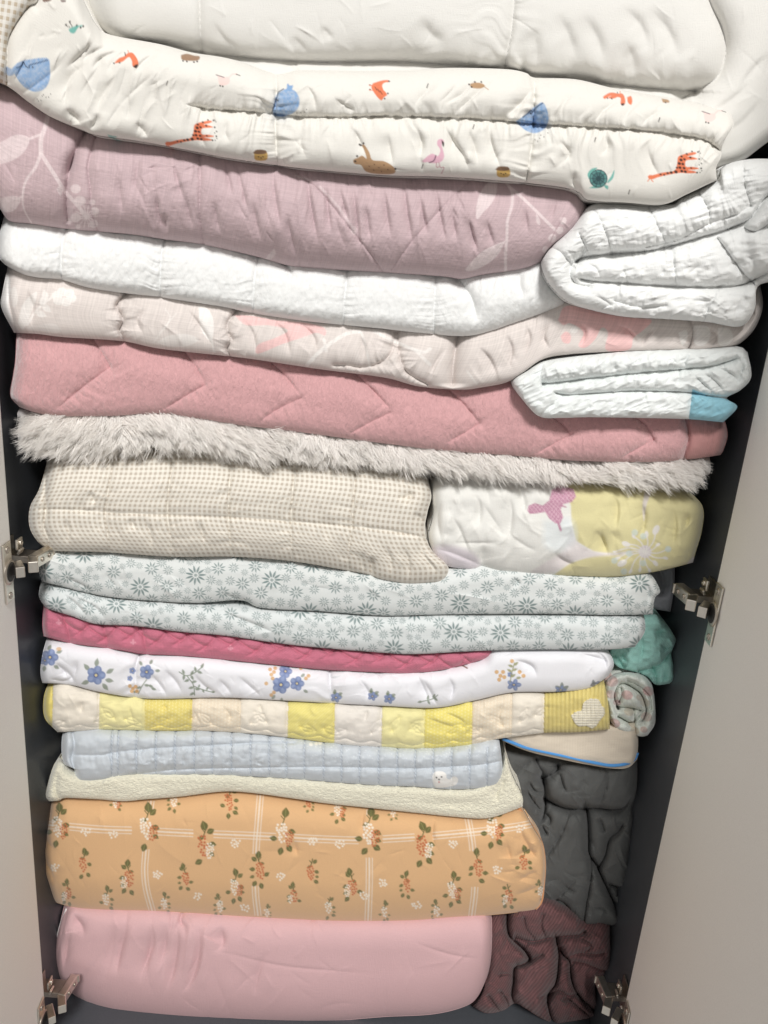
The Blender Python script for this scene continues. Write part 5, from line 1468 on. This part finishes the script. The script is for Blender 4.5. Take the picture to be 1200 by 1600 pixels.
for k, (x, y, s_, a, b, f) in enumerate(((132, 1350, .72, RD, None, 1), (200, 1372, .82, RD, WC, -1), (288, 1372, .66, RD, None, -1), (369, 1385, .8, WC, RD, 1), (404, 1360, .85, RD, None, -1), (487, 1362, .72, RD, None, 1), (549, 1385, .82, RD, WC, -1), (634, 1383, .66, RD, None, -1), (709, 1390, .82, WC, RD, 1), (745, 1355, .85, RD, None, -1), (820, 1347, .75, RD, None, 1),
                                         (105, 1395, .62, RD, WC, -1), (168, 1405, .62, WC, None, 1), (258, 1412, .55, WC, None, 1), (342, 1415, .55, WC, None, -1), (458, 1400, .62, RD, WC, -1), (515, 1418, .58, WC, None, 1), (602, 1424, .5, WC, None, 1), (681, 1424, .55, WC, None, -1), (794, 1400, .66, RD, WC, -1), (843, 1392, .5, WC, None, -1), (418, 1426, .4, WC, None, 1),
                                         (182, 1252, .55, WC, RD, 1), (270, 1250, .6, WC, None, -1), (360, 1252, .8, RD, None, 1), (484, 1254, .5, RD, None, 1), (530, 1264, .7, WC, RD, 1), (615, 1268, .45, WC, None, 1))):
    sprigA(x, y, s_, a, b, 40 + k, f)
R_ = np.random.RandomState(9)
for x, y in ((134, 1300), (177, 1305), (246, 1367), (85, 1355), (368, 1318), (439, 1370), (488, 1315), (531, 1319), (707, 1320), (598, 1380), (777, 1360), (812, 1295), (309, 1401), (382, 1420), (651, 1415), (570, 1400)):
    cluster(x, y, 7, 6, 11, WC, R_, 1.6)
M_OR = fabric('orange_floral_cotton', 'plain', bump=.22, var=.05)
o = p.make('duvet', M_OR)
tag(o, 'thick apricot orange duvet with berry sprigs and white line grid', 'duvet', G)
pip = sm([(811, 1262), (832, 1290), (847, 1317), (852, 1350), (850, 1385), (847, 1408), (838, 1420)], 4)
W_ = ray_points(pip[:, 0] - 1, pip[:, 1], np.full(len(pip), 0.094))
link_mesh('piping', tube_mesh('piping', W_, 0.0022, 8, (206, 148, 104)), M_OR, o)

# ---- pink duvet at the bottom
p = Patch(T=[(102, 1420), (160, 1423), (235, 1425), (360, 1432), (465, 1438), (540, 1441), (640, 1440), (700, 1436), (767, 1432)],
          B=[(84, 1520), (105, 1545), (128, 1562), (165, 1578), (200, 1586), (280, 1595), (400, 1598), (520, 1595), (600, 1589), (675, 1585), (725, 1573), (747, 1556), (766, 1515)],
          L=[(92, 1450), (83, 1492)], R=[(769, 1450), (768, 1490)], y0=0.105, base=(214, 174, 177), ext=14, wb=66, Rb=.04, wt=60, Rt=.05, wl=20, wr=26, bulge=.002, res=1.5)
for q in ([(236, 1440), (240, 1470), (230, 1500), (215, 1540)], [(275, 1435), (278, 1470), (270, 1520), (255, 1560)], [(310, 1440), (312, 1480), (300, 1530), (275, 1560)], [(290, 1440), (288, 1470)], [(345, 1445), (348, 1475), (330, 1490)], [(260, 1440), (258, 1480), (245, 1520)], [(200, 1440), (190, 1480), (180, 1530)], [(110, 1450), (104, 1490), (98, 1520)], [(112, 1425), (130, 1450), (128, 1470)]):
    p.crease(q, 6, (5, 15), taper=(16, 40))
p.crease([(285, 1425), (282, 1440), (292, 1450)], 6, (6, 6), taper=(0, 10))
for q in ([(310, 1482), (360, 1490), (450, 1510), (600, 1522)], [(640, 1470), (700, 1490), (760, 1500)]): p.crease(q, 1.2, (2, 4), taper=(20, 40))
p.noise(2.5, 160, 90, o=1, seed=26); p.crease([(104, 1424), (97, 1455), (90, 1495), (90, 1520)], 2.4, (2, 2))
p.wrinkles(60, (85, 1430, 765, 1590), 100, 40, 50, 1.8, 0.9, seed=144); p.wrinkles(16, (110, 1440, 420, 1580), 105, 14, 110, 5, 3.0, seed=145)
o = p.make('duvet', fabric('blush_pink_sateen', 'plain', bump=.4, var=.07, sheen=.08, rough=.95))
tag(o, 'smooth blush pink duvet with white piping at the bottom of the pile', 'duvet', G)
pip = sm([(104, 1420), (93, 1450), (84, 1492), (82.5, 1508), (84, 1520)], 4)
link_mesh('piping', tube_mesh('piping', ray_points(pip[:, 0], pip[:, 1], np.full(len(pip), .102)), .0018, 8, (228, 222, 222)), fabric('white_piping', 'plain'), o)

# ---- charcoal comforter
p = Patch(T=[(786, 1176), (815, 1180), (840, 1183), (900, 1194), (960, 1203), (996, 1190)],
          B=[(840, 1400), (852, 1412), (870, 1422), (896, 1434), (910, 1448), (924, 1446), (945, 1445), (966, 1447), (987, 1448)],
          L=[(796, 1240), (815, 1330)], R=[(996, 1230), (993, 1300), (991, 1400)], y0=0.15, base=(92, 93, 92), ext=14, wb=18, Rb=.02, wt=40, wl=10, Rl=.01, wr=26, Rr=.04, res=1.15, depth=.3)
for q, d, w, tp in (([(836, 1180), (841, 1196), (848, 1208), (843, 1218), (849, 1222)], 12, (7, 7), (10, 0)), ([(870, 1192), (872, 1202), (862, 1210), (848, 1217)], 22, (7, 6), (6, 0)), ([(848, 1217), (852, 1234), (852, 1250), (850, 1272), (842, 1292)], 24, (7, 8), (0, 16)),
                    ([(852, 1248), (874, 1260), (896, 1265), (932, 1263), (960, 1266), (977, 1260), (989, 1240)], 26, (9, 9), (0, 20)), ([(916, 1262), (919, 1285), (920, 1310), (921, 1334), (934, 1356), (952, 1396), (968, 1424), (985, 1447)], 26, (6, 8), (0, 0)),
                    ([(976, 1284), (966, 1300), (952, 1312), (946, 1336), (936, 1354)], 18, (8, 6), (10, 0)), ([(924, 1338), (923, 1376), (917, 1410), (911, 1447)], 9, (5, 7), (4, 0)), ([(946, 1381), (960, 1384), (973, 1390), (985, 1405)], 18, (5, 7), (8, 0)), ([(968, 1388), (966, 1398), (976, 1402)], 10, (4, 5), (4, 4)),
                    ([(846, 1288), (852, 1300), (856, 1306)], 7, (4, 5), (4, 6)), ([(852, 1270), (860, 1280), (856, 1292)], 6, (4, 8), (4, 8)), ([(822, 1232), (832, 1250), (846, 1268)], 5, (4, 7), (10, 6)), ([(826, 1220), (836, 1236), (850, 1238)], 5, (4, 7), (8, 6)), ([(860, 1404), (882, 1412), (896, 1434)], 8, (5, 8), (10, 0)), ([(874, 1206), (880, 1226), (886, 1240)], 5, (5, 9), (6, 10)),
                    ([(936, 1276), (942, 1290), (946, 1304)], 5, (5, 8), (8, 8)), ([(875, 1376), (890, 1390), (905, 1395)], 4, (4, 8), (8, 8)), ([(925, 1420), (940, 1418), (952, 1430)], 4, (4, 7), (6, 8))):
    p.crease(q, d * 1.45, (w[0] * .42, w[1] * .55), wide=w[0] * 1.6, wdepth=d * .2, taper=tp)
p.region([(853, 1247), (850, 1219), (872, 1202), (900, 1190), (990, 1190), (994, 1235), (976, 1261), (932, 1263), (896, 1265), (873, 1260)], 18, 7)
p.region([(786, 1170), (836, 1180), (846, 1208), (850, 1232), (850, 1272), (840, 1297), (815, 1290)], 10, 6)
p.region([(919, 1266), (976, 1264), (996, 1240), (996, 1410), (953, 1396), (935, 1356), (922, 1334)], -10, 7)
p.region([(946, 1338), (954, 1312), (976, 1286), (996, 1280), (996, 1402), (972, 1389), (948, 1381), (938, 1358)], 10, 5)
p.region([(924, 1340), (952, 1397), (985, 1447), (911, 1447), (918, 1400)], 7, 5)
for q in ([(948, 1204), (948, 1230), (936, 1260)], [(890, 1270), (878, 1302), (856, 1336)], [(806, 1212), (820, 1196), (838, 1186)], [(898, 1378), (876, 1400), (866, 1410)]):
    p.crease(q, 4.5, (1.6, 1.6), wide=8, wdepth=2.5, jit=.7)
p.wrinkles(70, (800, 1190, 990, 1445), 60, 45, 40, 1.4, 2.4, seed=152); p.wrinkles(46, (800, 1190, 990, 1445), 70, 50, 34, 4, 2.4, seed=151); p.noise(3, 70, 80, o=1, seed=27); p.noise(2.2, 26, 50, ang=20, o=2, seed=37, ridged=True)
o = p.make('comforter', fabric('charcoal_microfibre', 'plain', bump=.2, var=.06, sheen=.12))
tag(o, 'crumpled charcoal grey comforter stuffed at the lower right', 'comforter', G)

# ---- burgundy comforter
p = Patch(T=[(764, 1436), (800, 1422), (847, 1408), (875, 1420), (896, 1432), (912, 1446), (953, 1446)],
          B=[(738, 1572), (760, 1583), (786, 1579), (804, 1568), (820, 1575), (842, 1589), (865, 1599), (885, 1597), (905, 1594), (936, 1588)],
          L=[(765, 1490), (754, 1546)], R=[(954, 1470), (953, 1515), (932, 1532), (931, 1558)], y0=0.13, base=(110, 76, 77), ext=10, wb=20, Rb=.03, wt=36, wl=12, wr=22, Rr=.04, res=1.1, depth=.3)
for q, d, w, tp in (([(793, 1428), (793, 1448), (797, 1464), (808, 1475), (820, 1486), (827, 1500), (814, 1508), (804, 1512), (803, 1535), (800, 1557), (806, 1572)], 26, (7, 7), (0, 0)), ([(800, 1464), (831, 1471), (856, 1466), (880, 1463), (905, 1461), (917, 1452)], 20, (8, 7), (6, 8)), ([(869, 1466), (872, 1482), (873, 1500), (869, 1535), (857, 1553), (857, 1575), (865, 1600)], 28, (7, 8), (0, 0)),
                    ([(874, 1476), (880, 1492), (890, 1502), (893, 1530), (902, 1553), (918, 1570), (934, 1584)], 24, (7, 7), (6, 0)), ([(892, 1502), (915, 1506), (935, 1514), (953, 1518)], 12, (6, 8), (4, 0)), ([(827, 1500), (838, 1496), (852, 1490)], 10, (5, 7), (0, 8)), ([(857, 1554), (872, 1548), (888, 1556), (902, 1553)], 12, (6, 7), (0, 0)), ([(878, 1566), (885, 1560), (905, 1575), (925, 1590)], 9, (5, 7), (4, 0)),
                    ([(888, 1496), (905, 1490), (930, 1492), (950, 1488)], 8, (6, 8), (6, 8)), ([(776, 1524), (792, 1522), (803, 1526)], 6, (5, 7), (6, 0)), ([(778, 1545), (790, 1560), (796, 1574)], 9, (6, 6), (8, 4)), ([(760, 1552), (772, 1568), (780, 1580)], 8, (5, 6), (6, 0)), ([(838, 1560), (850, 1556), (857, 1553)], 8, (5, 6), (8, 0)), ([(905, 1466), (925, 1478), (912, 1490)], 7, (5, 7), (6, 6)), ([(818, 1430), (822, 1450), (834, 1466)], 6, (5, 6), (6, 0)), ([(850, 1425), (846, 1445), (852, 1464)], 6, (5, 7), (6, 0))):
    p.crease(q, d * 1.45, (w[0] * .42, w[1] * .55), wide=w[0] * 1.6, wdepth=d * .25, taper=tp)
p.wrinkles(80, (745, 1420, 950, 1595), 50, 50, 26, 1.4, 2.6, seed=162); p.wrinkles(50, (745, 1420, 950, 1595), 60, 50, 26, 4, 2.6, seed=161); p.region([(797, 1425), (850, 1405), (900, 1430), (912, 1450), (905, 1462), (856, 1467), (831, 1471), (800, 1463)], 16, 6)
p.region([(828, 1501), (853, 1490), (868, 1480), (868, 1535), (856, 1554), (835, 1585), (806, 1568), (804, 1514)], 12, 6)
p.region([(876, 1478), (915, 1465), (953, 1470), (953, 1516), (892, 1501)], 10, 6)
p.noise(3, 50, 60, o=1, seed=28); p.noise(4.0, 17, 30, ang=25, o=2, seed=38, ridged=True)
o = p.make('comforter', fabric('burgundy_ribbed_knit', 'rib', bump=.45, dist=.0010, var=.06, sheen=.1, scale=1.0))
tag(o, 'crumpled burgundy ribbed comforter in the bottom right corner', 'comforter', G)

# ---- small things tucked in at the right
p = Patch(T=[(1008, 898), (1030, 890), (1055, 886)], B=[(1012, 950), (1030, 953), (1048, 956)], R=[(1053, 920)], y0=0.17, base=(150, 152, 158), ext=4, wr=8, Rr=.01, wl=6, wt=10, Rt=.01, wb=6, Rb=.004, depth=.2)
p.crease([(1030, 888), (1036, 910), (1030, 935)], 10, (8, 8), wide=14, wdepth=5, taper=(0, 10)); p.noise(3, 16, 24, seed=29)
o = p.make('cloth', fabric('slate_grey_cotton', 'plain', bump=.3))
tag(o, 'small slate grey cloth tucked behind the daisy sheet at the right', 'cloth', G)

p = Patch(T=[(975, 968), (1006, 962), (1027, 962), (1044, 980), (1057, 1001)], B=[(950, 1018), (964, 1041), (996, 1051), (1012, 1058), (1025, 1070), (1048, 1068)],
          L=[(955, 995)], R=[(1052, 1012), (1049, 1022), (1052, 1040), (1054, 1060)], y0=0.125, base=(160, 214, 204), ext=2, wr=8, Rr=.01, wl=8, wt=14, Rt=.02, wb=8, Rb=.008, depth=.2, res=1.2)
for q, d, w, tp in (([(994, 1050), (1012, 1046), (1027, 1041), (1038, 1031), (1046, 1021)], 16, (3, 8), (4, 0)), ([(958, 1022), (966, 1030), (976, 1046)], 10, (4, 6), (4, 4)), ([(970, 1016), (975, 1030), (984, 1036)], 8, (4, 6), (4, 6)), ([(1020, 1043), (1024, 1056), (1026, 1070)], 9, (4, 5), (0, 0)), ([(1000, 985), (1004, 1010), (998, 1040)], 5, (4, 8), (8, 8)),
                    ([(1030, 1005), (1040, 1012), (1052, 1012)], 8, (4, 6), (8, 0)), ([(1018, 990), (1032, 985), (1044, 990)], 6, (4, 7), (8, 6)), ([(1036, 1040), (1040, 1055), (1036, 1068)], 5, (4, 6), (4, 4))):
    p.crease(q, d, w, taper=tp)
p.wrinkles(30, (955, 970, 1055, 1068), 60, 50, 20, 2.4, 2.4, seed=171); p.noise(2.5, 18, 14, o=2, seed=30, ridged=True)
o = p.make('cloth', fabric('aqua_waffle', 'check', bump=.4, scale=1.5, var=.05))
tag(o, 'crumpled aqua green checked cloth sticking out at the right', 'cloth', G)

# fleece roll
p = Patch(T=[(940, 1074), (950, 1060), (964, 1052), (985, 1050), (1005, 1055), (1018, 1066)], B=[(954, 1128), (964, 1139), (978, 1145), (992, 1149), (1004, 1151), (1012, 1149)], L=[(948, 1100)], R=[(1022, 1086), (1024, 1110), (1023, 1132)],
          y0=0.11, base=(222, 228, 220), ext=0, wt=16, wb=14, wl=14, wr=14, Rt=.03, Rb=.02, Rl=.02, Rr=.025, res=1.0, depth=.25)
for x, y, r, c in ((955, 1064, 11, (206, 150, 148)), (980, 1086, 9, (212, 150, 150)), (1013, 1080, 9, (206, 140, 140)), (960, 1130, 9, (210, 150, 150)), (1010, 1120, 9, (200, 168, 158)), (983, 1112, 8, (196, 178, 150)), (1000, 1090, 6, (190, 172, 150)), (964, 1098, 6, (190, 130, 134)), (992, 1142, 7, (198, 180, 150)), (955, 1085, 8, (214, 170, 165)), (1006, 1140, 6, (196, 150, 140)), (1008, 1098, 8, (200, 190, 168))): p.ell(x, y, r, r * .8, c, 20, .6)
for q, d, w, tp in (([(966, 1108), (960, 1090), (964, 1074), (974, 1068), (988, 1074), (1002, 1085), (1008, 1100), (1010, 1112), (1004, 1126), (994, 1130)], 22, (5, 5), (0, 10)), ([(960, 1104), (975, 1105), (990, 1107), (1004, 1111)], 16, (4, 5), (4, 4)), ([(962, 1118), (974, 1124), (986, 1130), (994, 1124), (1004, 1112)], 18, (4, 5), (4, 0)), ([(970, 1072), (972, 1085), (966, 1100)], 12, (4, 4), (4, 4)), ([(990, 1108), (992, 1120), (990, 1130)], 8, (3, 4), (0, 0)), ([(986, 1130), (994, 1140), (990, 1149)], 8, (4, 4), (0, 0)), ([(975, 1060), (1000, 1072), (1016, 1090), (1018, 1115)], 7, (4, 6), (8, 8))):
    p.crease(q, d * 1.5, (w[0] * .6, w[1] * .6), wide=9, wdepth=d * .3, taper=tp)
p.noise(3, 12, 12, o=3, seed=31)
o = p.make('fleece_blanket', fabric('printed_fleece', 'plush', bump=.35, sheen=.6, var=.05))
tag(o, 'small rolled mint and pink fleece blanket at the right', 'blanket', G)

# cream mat with blue edge
p = Patch(T=[(784, 1142), (850, 1140), (900, 1138), (996, 1134)], B=[(786, 1158), (825, 1174), (880, 1187), (930, 1197), (960, 1201), (982, 1199), (996, 1186)], R=[(997, 1160)], y0=0.12, base=(224, 211, 192), ext=6, wt=12, Rt=.02, wb=16, Rb=.01, wl=8, Rl=.01, wr=14, Rr=.02, depth=.25)
p.noise(2, 50, 30, seed=32)
o = p.make('mat', fabric('cream_mesh_fabric', 'check', bump=.25, scale=1.9, var=.02))
tag(o, 'cream padded mat with bright blue piped edge at the right', 'mat', G)
pip = sm([(785, 1154), (800, 1160), (825, 1169), (880, 1181), (930, 1192), (956, 1196), (980, 1193), (992, 1185), (996, 1176)], 3)
link_mesh('piping', tube_mesh('piping', ray_points(pip[:, 0], pip[:, 1], np.full(len(pip), .091) + .012 * np.clip((pip[:, 0] - 975) / 21, 0, 1)), .0024, 8, (84, 150, 214)), fabric('blue_piping', 'plain', bump=.2), o)
